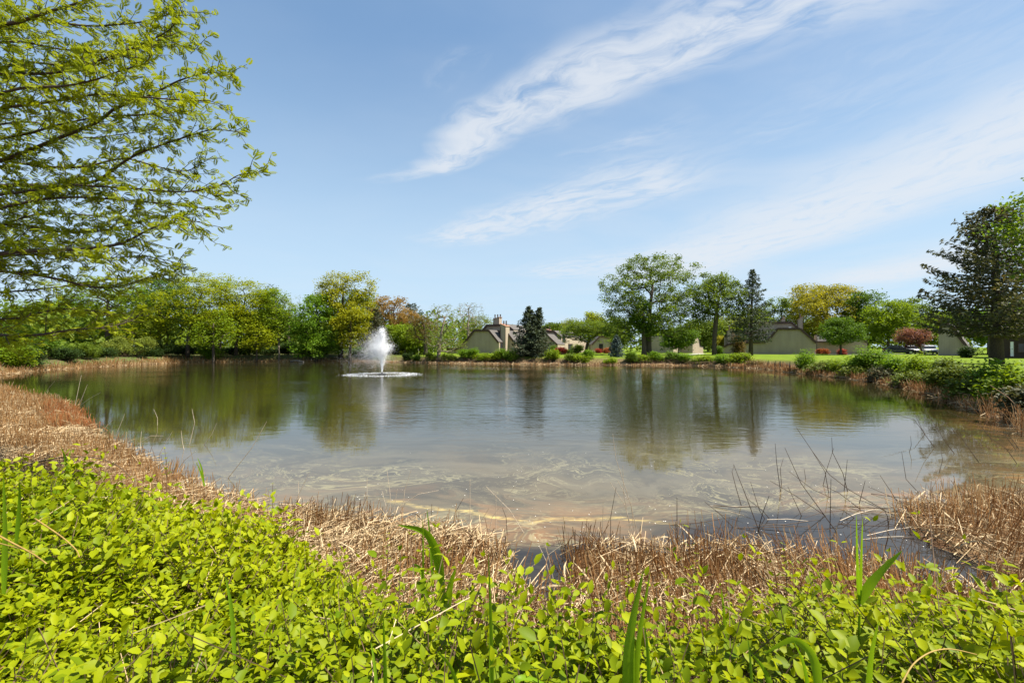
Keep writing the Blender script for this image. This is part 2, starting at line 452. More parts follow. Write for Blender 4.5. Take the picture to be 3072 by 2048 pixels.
# ground: one sheet to the horizon, finer in front
angs = np.radians(np.concatenate([np.linspace(-180, -62, 30), np.linspace(-60, 60, 330), np.linspace(62, 180, 30)]))
rads = np.concatenate([[0.02, 0.3], np.geomspace(0.6, 130, 300), np.geomspace(140, 1500, 16)])
xy, q = polar(angs, rads)
z, sw, sl = land(xy)
lawn = np.clip((sl - 1.2) / 0.9, 0, 1) * sm(xy[:, 1] + np.abs(xy[:, 0]) * 0.3, 24, 34)
woods = sm(xy[:, 0] + 0.22 * (xy[:, 1] - 70), -13, -21) * (xy[:, 1] > 10)
me = new_mesh('ground', np.column_stack([xy, z]), np.full(len(q), 4), q.ravel(), None, smooth=True,
              attrs={'lawn': lawn, 'woods': woods, 'marsh': np.clip(1 - sl / 0.6, 0, 1), 'wet': np.clip(1 - sw / 0.35, 0, 1)})
m, g, p, out = mat('ground')
co = g.node('ShaderNodeTexCoord').outputs['Object']
n1 = g.noise(co, 0.25, 5, 0.6); n2 = g.noise(co, 3.0, 5, 0.65); n3 = g.noise(co, 24, 4, 0.6)
soil = g.mix(g.mr(n2, 0.35, 0.65), (0.085, 0.055, 0.032), (0.15, 0.10, 0.058))
marsh = g.mix(g.mr(n3, 0.35, 0.65), (0.10, 0.055, 0.025), (0.20, 0.125, 0.06))
marsh = g.mix(g.mr(g.attr('wet'), 0.1, 0.9), marsh, (0.11, 0.06, 0.03))
stripe = g.math('SINE', g.math('MULTIPLY', g.sep(g.mapping(co, rot=(0, 0, 0.5)))[0], 2.4))
grassA = g.mix(g.mr(n1, 0.35, 0.65), (0.095, 0.155, 0.007), (0.135, 0.190, 0.010))
grass = g.mix(g.math('MULTIPLY', g.mr(n2, 0.3, 0.7), 0.6), grassA, (0.155, 0.19, 0.018))
grass = g.mix(g.math('MULTIPLY', g.mr(stripe, -1.0, 1.0), 0.22), grass, (0.08, 0.135, 0.008))
c0 = g.mix(g.attr('marsh'), soil, marsh)
c1 = g.mix(g.attr('lawn'), c0, grass)
wood = g.mix(g.mr(n2, 0.42, 0.6), (0.09, 0.065, 0.035), (0.065, 0.105, 0.016))
c2 = g.mix(g.math('MULTIPLY', g.attr('woods'), g.math('SUBTRACT', 1.0, g.attr('marsh'))), c1, wood)
g.put(p.inputs['Base Color'], c2); p.inputs['Roughness'].default_value = 0.95; p.inputs['Specular IOR Level'].default_value = 0.1
bn = g.node('ShaderNodeBump'); bn.inputs['Strength'].default_value = 0.5; bn.inputs['Distance'].default_value = 0.05
g.put(bn.inputs['Height'], g.math('ADD', n2, n3)); g.l.new(bn.outputs[0], p.inputs['Normal'])
me.materials.append(m)
obj('ground', me, kind='structure')

# water
angs = np.radians(np.linspace(-70, 70, 240)); rads = np.geomspace(3.0, 105, 170)
xy, q = polar(angs, rads)
sw = sdist(xy, WATER)
keep = (sw[q] < 2.2).any(1)
q = q[keep]
me = new_mesh('pond_water', np.column_stack([xy, np.zeros(len(xy))]), np.full(len(q), 4), q.ravel(), None, smooth=True, attrs={'shore': -sw})
m, g, p, out = mat('pond_water')
co = g.node('ShaderNodeTexCoord').outputs['Object']
wx, wy, wz = g.sep(co)
sh = g.attr('shore')
nearf = g.mr(wy, 17.0, 6.5)                       # shallow, silty end
# the scum film sits on slow swirls
warp = g.noise(g.mapping(co, scale=(0.35, 0.55, 1)), 1.0, 3, 0.5, 1.2, color=True)
cw = g.vm('ADD', g.mapping(co, scale=(0.55, 1.25, 1)), g.vm('SCALE', g.vm('SUBTRACT', warp, (0.5, 0.5, 0.5)), scale=4.2))
f1 = g.noise(cw, 0.55, 5, 0.62, 0.6)
fil = g.mr(g.math('ABSOLUTE', g.math('SUBTRACT', f1, 0.5)), 0.022, 0.0)
f2 = g.noise(cw, 1.3, 5, 0.62, 0.8)
fil2 = g.mr(g.math('ABSOLUTE', g.math('SUBTRACT', f2, 0.52)), 0.02, 0.0)
film = g.math('MULTIPLY', g.math('MAXIMUM', fil, g.math('MULTIPLY', fil2, 0.7)), g.math('MULTIPLY', g.mr(wy, 13.0, 8.0), g.mr(g.noise(co, 0.3, 2, 0.5), 0.38, 0.55)))
broad = g.math('MULTIPLY', g.mr(f1, 0.46, 0.66), g.mr(wy, 12.5, 8.0))
shn = g.math('ADD', sh, g.math('MULTIPLY', g.math('SUBTRACT', g.noise(co, 1.1, 5, 0.6), 0.5), 0.55))
band = g.math('MULTIPLY', g.mr(g.math('ABSOLUTE', g.math('SUBTRACT', shn, 0.85)), 0.11, 0.0), g.math('MULTIPLY', g.mr(wx, -2.6, -1.2), g.mr(wx, 2.8, 1.6)))
band = g.math('MULTIPLY', band, g.mr(wy, 9.0, 7.6))
band = g.math('MULTIPLY', band, g.mr(g.noise(g.mapping(co, scale=(1.6, 7, 1)), 1.5, 5, 0.7, 0.8), 0.40, 0.66))
rust = g.math('MULTIPLY', g.mr(shn, 2.3, 0.05), g.mr(g.noise(cw, 0.9, 5, 0.65, 0.5), 0.42, 0.68))
rust = g.math('MULTIPLY', g.math('MULTIPLY', rust, g.mr(wy, 24.0, 8.0)), g.mr(wy, 5.5, 6.1))
gap_ = g.math('MULTIPLY', g.mr(wy, 6.0, 5.5), g.mr(wx, 1.6, 1.2))
pool = g.mr(g.vm('LENGTH', g.mapping(g.vm('SUBTRACT', co, (4.2, 5.8, 0)), scale=(0.42, 0.85, 1))), 1.25, 0.75)
deep = (0.020, 0.0175, 0.006)
silt = g.mix(g.mr(g.noise(cw, 0.8, 4, 0.6), 0.35, 0.7), (0.070, 0.055, 0.031), (0.115, 0.09, 0.050))
c = g.mix(nearf, deep, silt)
c = g.mix(g.math('MULTIPLY', broad, 0.45), c, (0.15, 0.125, 0.075))
c = g.mix(g.math('MULTIPLY', rust, g.mr(wx, -4.5, -1.0, 0.15, 0.62)), c, (0.30, 0.145, 0.05))
c = g.mix(g.math('MULTIPLY', film, 0.42), c, (0.36, 0.32, 0.17))
pool = g.math('MAXIMUM', pool, gap_)
c = g.mix(g.math('MULTIPLY', pool, 0.92), c, (0.016, 0.014, 0.013))
c = g.mix(g.math('MULTIPLY', band, 0.72), c, (0.60, 0.44, 0.14))
g.put(p.inputs['Base Color'], c)
cover = g.math('MAXIMUM', band, g.math('MULTIPLY', film, 0.42), clamp=True)
g.put(p.inputs['Roughness'], g.math('ADD', 0.03, g.math('MULTIPLY', cover, 0.4)))
p.inputs['IOR'].default_value = 1.34
wv = g.mapping(co, rot=(0, 0, 0.12), scale=(0.62, 1.55, 1))
h1 = g.noise(wv, 1.6, 2, 0.5, 0.3); h2 = g.noise(wv, 4.6, 3, 0.55, 0.2)
gust = g.mr(g.noise(g.mapping(co, scale=(0.06, 0.12, 1)), 1.0, 3, 0.5), 0.34, 0.60, 0.35, 1.0)
calm = g.math('MULTIPLY', g.mr(wy, 7.5, 15.0, 0.02, 1.0), gust)
calm = g.math('MULTIPLY', calm, g.mr(sh, 0.5, 13.0, 0.10, 1.0))
bn = g.node('ShaderNodeBump'); bn.inputs['Distance'].default_value = 0.16
g.put(bn.inputs['Strength'], g.math('MULTIPLY', calm, 0.18))
g.put(bn.inputs['Height'], g.math('ADD', h1, g.math('MULTIPLY', h2, 0.42))); g.l.new(bn.outputs[0], p.inputs['Normal'])
me.materials.append(m)
obj('pond_water', me, kind='structure')

# walkways and the parking court, laid just above the ground
def strip(name, pts, width, m, lift=0.03):
    pts = np.asarray(pts, float); n = 24
    t = np.linspace(0, len(pts) - 1, n); xs = np.interp(t, range(len(pts)), pts[:, 0]); ys = np.interp(t, range(len(pts)), pts[:, 1])
    c = np.stack([xs, ys], 1); d = norm(np.gradient(c, axis=0)); nrm = np.stack([-d[:, 1], d[:, 0]], 1)
    A = c + nrm * width / 2; B = c - nrm * width / 2
    za = land(A)[0] + lift; zb = land(B)[0] + lift
    top = np.concatenate([np.column_stack([A, za]), np.column_stack([B, zb])])
    v = np.concatenate([top, top - np.array([0, 0, 0.2])])
    f = []
    for i in range(n - 1):
        f += [(i, n + i, n + i + 1, i + 1), (i, i + 1, 2 * n + i + 1, 2 * n + i), (n + i, 3 * n + i, 3 * n + i + 1, n + i + 1)]
    b = MB(); b.faces(v, f)
    return obj(name, b.mesh(name, m), kind='structure')

a_, b_ = P(2040, 1066, 79), P(2110, 1060, 92)
strip('path', [(a_.x, a_.y), (a_.x + 3, a_.y + 3), (b_.x, b_.y), (b_.x + 1, 104)], 1.3, M['concrete'])
a_, b_ = P(2440, 1060, 88), P(2640, 1060, 86)
strip('path', [(a_.x, a_.y), (b_.x, b_.y)], 1.2, M['concrete'])
a_, b_ = P(2630, 1060, 92), P(2830, 1060, 90)
strip('driveway', [(a_.x, a_.y), (b_.x, b_.y)], 9.0, M['asphalt'])
# ------------------------------------------------------------------ houses
class Plane:
    """a vertical wall plane: turns photo pixels into (u along the wall, z) on it"""
    def __init__(s, px, D, a):
        s.o = P(px, 1063, D); s.a = a
        s.u = Vector((math.cos(a), -math.sin(a), 0)); s.v = Vector((math.sin(a), math.cos(a), 0))
        s.zg = gz(s.o.x, s.o.y) - 0.05
        s.o.z = s.zg
    def uz(s, px, py, v=0.0):
        d = pxdir(px, py); o = s.o + s.v * v
        c = Vector((0, 0, CAMZ))
        t = (o - c).dot(s.v) / d.dot(s.v)
        h = c + d * t - o
        return (h.dot(s.u), h.z)


def unit(root, poly, v0, v1, roof_segs, over=0.3, thick=0.16, front_trim=True):
    """a gabled block: walls, one roof slab per sloping or flat top edge, brown rake boards on the front"""
    b = MB(); b.prism(poly, v0, v1); obj('wall', b.mesh('wall', M['siding']), root)
    for k in roof_segs:
        (x0, z0), (x1, z1) = poly[k], poly[(k + 1) % len(poly)]
        L = math.hypot(x1 - x0, z1 - z0); nx, nz = -(z1 - z0) / L, (x1 - x0) / L
        if nz < 0: nx, nz = -nx, -nz
        e = 0.004
        slab = [(x0 + nx * e, z0 + nz * e), (x1 + nx * e, z1 + nz * e), (x1 + nx * thick, z1 + nz * thick), (x0 + nx * thick, z0 + nz * thick)]
        b = MB(); b.prism(slab, v0 - over + 0.06, v1); obj('roof', b.mesh('roof', M['roof']), root)
        if front_trim:
            tr = [(x0 - nx * 0.22, z0 - nz * 0.22), (x1 - nx * 0.22, z1 - nz * 0.22), (x1 + nx * (thick + .03), z1 + nz * (thick + .03)), (x0 + nx * (thick + .03), z0 + nz * (thick + .03))]
            b = MB(); b.prism(tr, v0 - over, v0 - over + 0.056); obj('fascia', b.mesh('fascia', M['trim']), root)


def chimney(root, u, v, w, d, z0, z1, nflue=2, slope=0.5, lean=1):
    b = MB(); b.prism([(u - w / 2, z0), (u + w / 2, z0), (u + w / 2, z1 - (slope if lean > 0 else 0)), (u - w / 2, z1 - (slope if lean < 0 else 0))], v - d / 2, v + d / 2)
    c = obj('chimney', b.mesh('chimney', M['siding']), root)
    for s in (-1, 1):
        b = MB(); b.box((u + s * (w / 2), v - d / 2 - 0.01, (z0 + z1 - slope) / 2), (0.1, 0.06, z1 - z0 - slope - 0.1))
        obj('corner_trim', b.mesh('corner_trim', M['trim']), c)
    zl, zr = (z1, z1 - slope) if lean > 0 else (z1 - slope, z1)
    b = MB(); b.prism([(u - w / 2 - .1, zl + .01), (u + w / 2 + .1, zr + .01), (u + w / 2 + .1, zr + .1), (u - w / 2 - .1, zl + .1)], v - d / 2 - .1, v + d / 2 + .1)
    obj('cap', b.mesh('cap', M['copper']), c)
    for i in range(nflue):
        b = MB(); x = u + (i - (nflue - 1) / 2) * w * 0.5; zt = z1 - slope / 2
        b.tube([(x, v, zt), (x, v, zt + 0.75), (x, v, zt + .9)], [.14, .14, .16], 8)
        obj('flue', b.mesh('flue', M['flue']), c)


def opening(root, u0, u1, z0, z1, v, name='window', side=None, m='glass'):
    """window or door: frame proud of the wall, pane set in it. side: wall at u=side faces +u instead"""
    b = MB(); t = 0.09
    def bx(a0, a1, c0, c1, o0, o1, B):
        if side is None: B.box(((a0 + a1) / 2, v - (o0 + o1) / 2, (c0 + c1) / 2), (a1 - a0, o1 - o0, c1 - c0))
        else: B.box((side + (o0 + o1) / 2, (a0 + a1) / 2, (c0 + c1) / 2), (o1 - o0, a1 - a0, c1 - c0))
    bx(u0 - t, u0, z0 - t, z1 + t, 0.004, 0.06, b); bx(u1, u1 + t, z0 - t, z1 + t, 0.004, 0.06, b)
    bx(u0, u1, z1, z1 + t, 0.004, 0.06, b); bx(u0, u1, z0 - t, z0, 0.004, 0.06, b)
    w = obj(name, b.mesh(name + '_frame', M['trim']), root)
    b = MB(); bx(u0, u1, z0, z1, 0.004, 0.03, b)
    obj('pane' if m == 'glass' else 'leaf_panel', b.mesh('pane', M[m]), w)
    if name == 'door':
        b = MB(); bx(u1 - .16, u1 - .1, (z0 + z1) / 2 - .05, (z0 + z1) / 2 + .05, .03, .09, b); obj('handle', b.mesh('handle', M['metal']), w)


# left house: stepped gables going back to the right
pl = Plane(1497, 91, math.radians(30))
hA = thing('town_house', 'tan stepped-gable house with tall double-flued chimney standing left of the double-topped spruce', 'house', pl.o, -pl.a)
q_ = lambda px, py, v=0: pl.uz(px, py, v)
prof = [(q_(1341, 1040)[0], 0), (q_(1497, 1062)[0], 0), q_(1497, 1027), q_(1468, 991), q_(1424, 991), q_(1399, 1023), q_(1380, 1046), (q_(1341, 1046)[0], q_(1380, 1046)[1])]
unit(hA, prof, 0, 7.5, [2, 3, 4, 5, 6])
e = q_(1546, 1028, 3.0); t1 = q_(1519, 993, 3.0)
prof2 = [(t1[0] - 4, 0), (e[0], 0), e, t1, (t1[0] - 4, t1[1])]
unit(hA, prof2, 3.0, 12.5, [2, 3])
prof3 = [(q_(1452, 990, 6)[0], 0), (q_(1541, 990, 6)[0], 0), q_(1541, 990, 6), q_(1521, 974, 6), q_(1461, 976, 6), q_(1451, 989, 6)]
unit(hA, prof3, 6, 19.0, [2, 3, 4])
cu = q_(1509, 1000, 1.6)[0]
chimney(hA, cu, 2.4, 1.15, 1.7, 0, q_(1508, 971, 1.6)[1], 2, 0.55)
chimney(hA, q_(1486, 990, 8)[0], 9, 1.4, 1.3, 4, q_(1486, 957, 8)[1], 3, -0.4, 1)
# right-hand side: door and window strips under the eaves
b0 = prof[1][0]
opening(hA, 0.5, 1.3, 0.3, 2.2, 0, 'window', side=b0)
opening(hA, prof2[1][0] - 4.7, prof2[1][0] - 4.0, 0.1, 2.1, 3.0, 'door', m='door')
opening(hA, 4.6, 6.2, 0.5, 2.2, 0, 'window', side=e[0])
opening(hA, 8.0, 10.0, 0.5, 2.2, 0, 'window', side=e[0])
# far units of the same row
pl2 = Plane(1672, 104, math.radians(30))
q2 = lambda px, py, v=0: pl2.uz(px, py, v)
hA2 = thing('town_house', 'tan house with grey roof and upper window showing right of the double-topped spruce', 'house', pl2.o, -pl2.a)
r0 = q2(1637, 993)
profs = [(r0[0] - 7, 0), (q2(1684, 1010)[0], 0), q2(1684, 1011), q2(1662, 993), (r0[0] - 7, r0[1])]
unit(hA2, profs, 0, 11, [2, 3])
profl = [(r0[0] - 8, 0), (q2(1673, 1033, -4)[0], 0), q2(1673, 1034, -4), q2(1640, 1003, -4), (r0[0] - 8, q2(1640, 1003, -4)[1])]
unit(hA2, profl, -4, -0.05, [2, 3])
opening(hA2, 0.6, 2.2, 2.6, 4.2, 0, 'window', side=profs[1][0])
opening(hA2, 4.0, 6.5, 0.6, 2.2, 0, 'window', side=profs[1][0])
chimney(hA2, r0[0] - 0.4, 3, 1.2, 1.2, 4, r0[1] + 0.5, 1, 0.4)
pl3 = Plane(1706, 112, math.radians(30))
hA3 = thing('town_house', 'tan house end with brown door seen beside the low spreading tree', 'house', pl3.o, -pl3.a)
q3 = lambda px, py, v=0: pl3.uz(px, py, v)
w3 = q3(1719, 1030)
unit(hA3, [(w3[0] - 9, 0), (w3[0], 0), (w3[0], q3(1719, 1022)[1]), q3(1700, 1004), (w3[0] - 9, q3(1700, 1004)[1])], 0, 9, [2, 3])
opening(hA3, w3[0] - 1.7, w3[0] - 0.7, 0.1, 2.2, 0, 'door', m='door')
opening(hA3, 2, 4, 0.5, 2.1, 0, 'window', side=w3[0])
pl4 = Plane(1830, 116, math.radians(5))
hA4 = thing('town_house', 'tan house with pale roof half hidden behind the low spreading tree', 'house', pl4.o, -pl4.a)
q4 = lambda px, py, v=0: pl4.uz(px, py, v)
unit(hA4, [(q4(1775, 1060)[0], 0), (q4(1836, 1060)[0], 0), (q4(1836, 1060)[0], q4(1836, 1036)[1]), q4(1826, 1012), q4(1800, 1008), (q4(1775, 1060)[0], q4(1775, 1034)[1])], 0, 10, [2, 3, 4])
opening(hA4, q4(1798, 1060)[0], q4(1808, 1060)[0], 0.1, 2.3, 0, 'door', m='black')

# pale wedge-shaped end wall between the big trees
pl = Plane(2094, 108, math.radians(-42))
hC = thing('town_house', 'pale sunlit wedge-shaped house end standing between the two big lawn trees', 'house', pl.o, -pl.a)
q_ = lambda px, py, v=0: pl.uz(px, py, v)
unit(hC, [(q_(2078, 1060)[0], 0), (q_(2110, 1060)[0], 0), q_(2109, 1042), q_(2099, 1040), q_(2094, 1013), q_(2083, 1013), q_(2078, 1035)], 0, 9, [2, 3, 4, 5], front_trim=False, over=0.1)
chimney(hC, q_(2062, 1020, 4)[0], 4.5, 1.3, 1.2, 0, q_(2062, 996, 4)[1], 2, 0.2)
bxx = q_(2020, 1040, 3)
unit(hC, [(bxx[0], 0), (q_(2076, 1040, 3)[0], 0), (q_(2076, 1040, 3)[0], q_(2076, 1022, 3)[1]), (bxx[0], q_(2076, 1010, 3)[1])], 3, 9, [2])

# right house: wide gable end facing the pond
pl = Plane(2449, 88, math.radians(29))
hB = thing('town_house', 'wide tan house with long stepped gable wall facing pond behind tall bare-stemmed spruce', 'house', pl.o, -pl.a)
q_ = lambda px, py, v=0: pl.uz(px, py, v)
lx = q_(2206, 1060)[0]
unit(hB, [(lx, 0), (q_(2449, 1060)[0], 0), q_(2449, 1028), q_(2401, 986), q_(2332, 986), q_(2302, 1025), q_(2229, 1028), q_(2207, 1049)], 0, 9, [2, 3, 4, 5, 6])
t0 = q_(2300, 968, 6); t1 = q_(2374, 967, 6); t2 = q_(2394, 984, 6)
unit(hB, [(t0[0] - 3.5, 0), (t2[0], 0), t2, t1, (t0[0] - 3.5, t0[1])], 6, 16, [2, 3])
unit(hB, [(q_(2205, 990, 8)[0], 0), (t0[0] - 3.55, 0), (t0[0] - 3.55, q_(2270, 984, 8)[1]), (q_(2236, 984, 8)[0], q_(2236, 988, 8)[1]), (q_(2218, 1004, 8)[0], q_(2218, 1006, 8)[1]), (q_(2205, 1010, 8)[0], 3.2)], 7, 15, [2, 3, 4])
chimney(hB, q_(2395, 990, 7)[0] + .4, 8.2, 0.95, 1.6, 0, q_(2395, 947, 7)[1], 1, 0.9, -1)
chimney(hB, q_(2350, 990, 10)[0], 11, 0.8, 1.2, 4, q_(2350, 951, 10)[1], 1, 0.7, -1)
for px_, py_ in ((2312, 963), (2370, 980)):
    u_, z_ = q_(px_, py_, 4 if px_ > 2350 else 8); b = MB(); b.box((u_, 4.2 if px_ > 2350 else 8.2, z_ - 0.35), (0.45, 0.45, 0.7)); v_ = obj('roof_vent', b.mesh('roof_vent', M['white']), hB)
# low wing to the right
rr = q_(2602, 1060, 5)[0]
wing = [(q_(2450, 1060, 5)[0], 0), (rr, 0), (rr, q_(2602, 1027, 5)[1]), q_(2573, 1004, 5), (q_(2540, 1004, 5)[0], q_(2540, 1004, 5)[1]), (q_(2452, 1003, 5)[0], q_(2540, 1004, 5)[1])]
unit(hB, wing, 5, 12, [2, 3, 4])
b = MB(); zt = q_(2450, 1003, 4.9)[1]; zb = q_(2450, 1024, 4.4)[1]
b.faces([(wing[0][0] + .05, 5.0, zt), (q_(2560, 1003, 5)[0], 5.0, zt), (q_(2560, 1024, 4)[0], 3.7, zb), (wing[0][0] + .05, 3.7, zb),
         (wing[0][0] + .05, 5.0, zt - .25), (q_(2560, 1003, 5)[0], 5.0, zt - .25), (q_(2560, 1024, 4)[0], 3.7, zb - .25), (wing[0][0] + .05, 3.7, zb - .25)],
        [(3, 2, 1, 0), (4, 5, 6, 7), (0, 1, 5, 4), (1, 2, 6, 5), (2, 3, 7, 6), (3, 0, 4, 7)])
obj('roof', b.mesh('roof', M['roof']), hB)
b = MB(); b.box(((wing[0][0] + q_(2560, 1024, 4)[0]) / 2, 3.66, zb - .1), (q_(2560, 1024, 4)[0] - wing[0][0], .06, .3)); obj('fascia', b.mesh('fascia', M['trim']), hB)
# small chimneyed block at the left
pl = Plane(2190, 97, math.radians(24))
hB2 = thing('town_house', 'small tan gabled house block with brown trim seen left behind the bare-stemmed spruce', 'house', pl.o, -pl.a)
q_ = lambda px, py, v=0: pl.uz(px, py, v)
unit(hB2, [(q_(2162, 1060)[0], 0), (q_(2216, 1060)[0], 0), q_(2216, 1032), q_(2186, 1032), q_(2163, 1045)], 0, 5, [2, 3])
unit(hB2, [(q_(2173, 1060, 2)[0], 0), (q_(2218, 1060, 2)[0], 0), q_(2218, 996, 2), q_(2196, 993, 2), q_(2174, 1010, 2)], 2, 8, [2, 3])
chimney(hB2, q_(2188, 1000, 1.2)[0], 1.4, 0.9, 0.9, 0, q_(2188, 988, 1.2)[1], 1, 0.3, -1)

# pale house at the right with sunlit roof edge
pl = Plane(2815, 78, math.radians(47))
hD = thing('town_house', 'pale steep-sided house end with orange-lit roof edge seen under the big dark spruce', 'house', pl.o, -pl.a)
q_ = lambda px, py, v=0: pl.uz(px, py, v)
unit(hD, [(q_(2815, 1060)[0], 0), (q_(2905, 1060)[0], 0), q_(2903, 1042), q_(2848, 972), q_(2825, 973), q_(2816, 1002)], 0, 10, [2, 3, 4])
# dark house far right
pl = Plane(3060, 62, math.radians(38))
hE = thing('town_house', 'dark brown boarded house with one white door behind the thick spruce trunk', 'house', pl.o, -pl.a)
q_ = lambda px, py, v=0: pl.uz(px, py, v)
b = MB(); l_ = q_(3000, 1060)[0]; r_ = q_(3230, 1060)[0]; zt = q_(3060, 1004)[1]
b.prism([(l_, 0), (r_, 0), (r_, zt), (l_, zt)], 0, 8); obj('wall', b.mesh('wall', M['darkwall']), hE)
b = MB(); b.prism([(l_ - .5, zt + .004), (r_ + .5, zt + .004), (r_ + .5, zt + .2), (l_ - .5, zt + .2)], -0.6, 8.4); obj('roof', b.mesh('roof', M['roof']), hE)
opening(hE, q_(3031, 1060)[0], q_(3041, 1060)[0], .3, 2.3, 0, 'door', m='white')
opening(hE, q_(3056, 1060)[0], q_(3072, 1060)[0], .9, 2.0, 0, 'window')

# ------------------------------------------------------------------ cars
def car(px, D, heading, label, paint, L=4.7, W=1.85, H=1.65):
    c = P(px, 1060, D); z = gz(c.x, c.y) + 0.03
    root = thing('parked_car', label, 'car', (c.x, c.y, z), heading, 'cars parked beyond the lawn')
    x = L / 2
    def shell(poly, w, inset):
        """profile (x,z) lofted across y with rounded sides"""
        b = MB(); n = len(poly); cz = sum(p[1] for p in poly) / n
        ys = (-w / 2, -w / 2 + .12, w / 2 - .12, w / 2); sc = (inset, 1, 1, inset)
        v = [(px_ * (1 - (1 - s) * .4), y, cz + (pz - cz) * s) for y, s in zip(ys, sc) for px_, pz in poly]
        f = [tuple(range(n)), tuple(range(4 * n - 1, 3 * n - 1, -1))]
        for k in range(3):
            f += [(k * n + i, (k + 1) * n + i, (k + 1) * n + (i + 1) % n, k * n + (i + 1) % n) for i in range(n)]
        b.faces(v, f); return b
    low = [(-x, .35), (x - .1, .32), (x, .5), (x - .05, .78), (x - .35, .92), (x - 1.35, 1.02), (-x + .1, 1.05), (-x, .9)]
    obj('body', shell(low, W, .8).mesh('body', M[paint]), root)
    top = [(x - 1.4, 1.0), (x - 2.1, H - .06), (x - 2.5, H), (-x + .9, H - .03), (-x + .25, 1.03)]
    obj('cabin', shell(top, W - .16, .9).mesh('cabin', M['glass']), root)
    b = MB(); b.prism([(x - 2.15, H - .05), (-x + .85, H - .05), (-x + 1.0, H + .04), (x - 2.45, H + .04)], -W / 2 + .2, W / 2 - .2)
    obj('roof_panel', b.mesh('roof_panel', M[paint]), root)
    for s in (-1, 1):
        b = MB(); b.prism([(x - 2.35, 1.0), (x - 2.47, 1.0), (x - 2.6, H - .02), (x - 2.5, H - .02)], s * (W / 2 - .1) - .02, s * (W / 2 - .1) + .02); obj('pillar', b.mesh('pillar', M[paint]), root)
        for xx in (x - .85, -x + .9):
            b = MB(); b.tube([(xx, s * (W / 2 - .2), .34), (xx, s * (W / 2 + .01), .34)], .34, 14); w = obj('wheel', b.mesh('wheel', M['tyre']), root)
            b = MB(); b.tube([(xx, s * (W / 2 + .01), .34), (xx, s * (W / 2 + .02), .34)], .21, 10); obj('rim', b.mesh('rim', M['rim']), w)
        b = MB(); b.box((x - .06, s * (W / 2 - .38), .74), (.12, .42, .16)); obj('headlight', b.mesh('headlight', M['lamp_clear']), root)
        b = MB(); b.box((-x + .04, s * (W / 2 - .28), .88), (.12, .3, .2)); obj('taillight', b.mesh('taillight', M['lamp_red']), root)
        b = MB(); b.box((x - 1.6, s * (W / 2 + .06), 1.06), (.18, .16, .14)); obj('mirror', b.mesh('mirror', M[paint]), root)
    b = MB(); b.box((x - .02, 0, .5), (.1, W * .7, .22)); obj('grille', b.mesh('grille', M['black']), root)
    b = MB(); b.box((-x - .02, 0, .7), (.04, .5, .13)); obj('number_plate', b.mesh('number_plate', M['white']), root)
    return root

car(2697, 86, math.radians(-28), 'black estate car parked side-on beyond the bright bank shrubs', 'carblack')
car(2736, 90, math.radians(-118), 'white car parked between the black car and the reddish tree', 'carwhite')
car(2787, 87, math.radians(-122), 'white car parked between the reddish tree and the pale house end', 'carwhite')

# ------------------------------------------------------------------ small furniture on the far lawn
def lamp_post(px, D, ytop, label):
    c = P(px, 1060, D); z = gz(c.x, c.y); h = P(px, ytop, D).z - z
    r = thing('lamp_post', label, 'lamp post', (c.x, c.y, z - .03))
    b = MB(); b.tube([(0, 0, 0), (0, 0, h - .25)], .06, 8); obj('pole', b.mesh('pole', M['metal']), r)
    b = MB(); b.tube([(0, 0, h - .25), (0, 0, h - .2), (0, 0, h - .02), (0, 0, h)], [.1, .3, .34, .2], 10); obj('lamp_head', b.mesh('lamp_head', M['metal']), r)
lamp_post(1255, 92, 1021, 'slim grey lamp post on lawn left of the brownish tree')
lamp_post(1300, 100, 1030, 'short grey lamp post on lawn behind the budding waterside tree')
c = P(1779, 1064, 76); r = thing('bollard_light', 'small black bollard light on lawn by the low spreading tree', 'bollard', (c.x, c.y, gz(c.x, c.y) - .03))
b = MB(); b.box((0, 0, .25), (.32, .32, .5)); obj('post', b.mesh('post', M['black']), r)
b = MB(); b.box((0, 0, .62), (.42, .42, .16)); obj('cap', b.mesh('cap', M['black']), r)
c = P(2115, 1068, 74); r = thing('garden_stake', 'thin dark stake standing in lawn right of the pale walkway', 'stake', (c.x, c.y, gz(c.x, c.y) - .1))
b = MB(); b.tube([(0, 0, 0), (0.02, 0, .9)], .03, 5); obj('shaft', b.mesh('shaft', M['black']), r)
rng = np.random.default_rng(11)
for i, (px, yt) in enumerate(((2303, 1083), (2324, 1085), (2327, 1084), (2338, 1082), (2341, 1083), (2348, 1083), (2369, 1082))):
    D = shore_D(px) + 0.9; c = P(px, 1100, D); z = gz(c.x, c.y); h = P(px, yt, D).z - z
    b = MB(); b.tube([(0, 0, -.1), (rng.normal() * .02, 0, h * .5), (rng.normal() * .06, 0, h + rng.normal() * .08)], [.045, .04, .025], 5)
    obj('marsh_stake', b.mesh('marsh_stake', M['black']), loc=(c.x, c.y, z), label='dark upright stake in the short row at water edge below the wide gable lawn', category='stake', group='row of dark stakes at the far water edge')

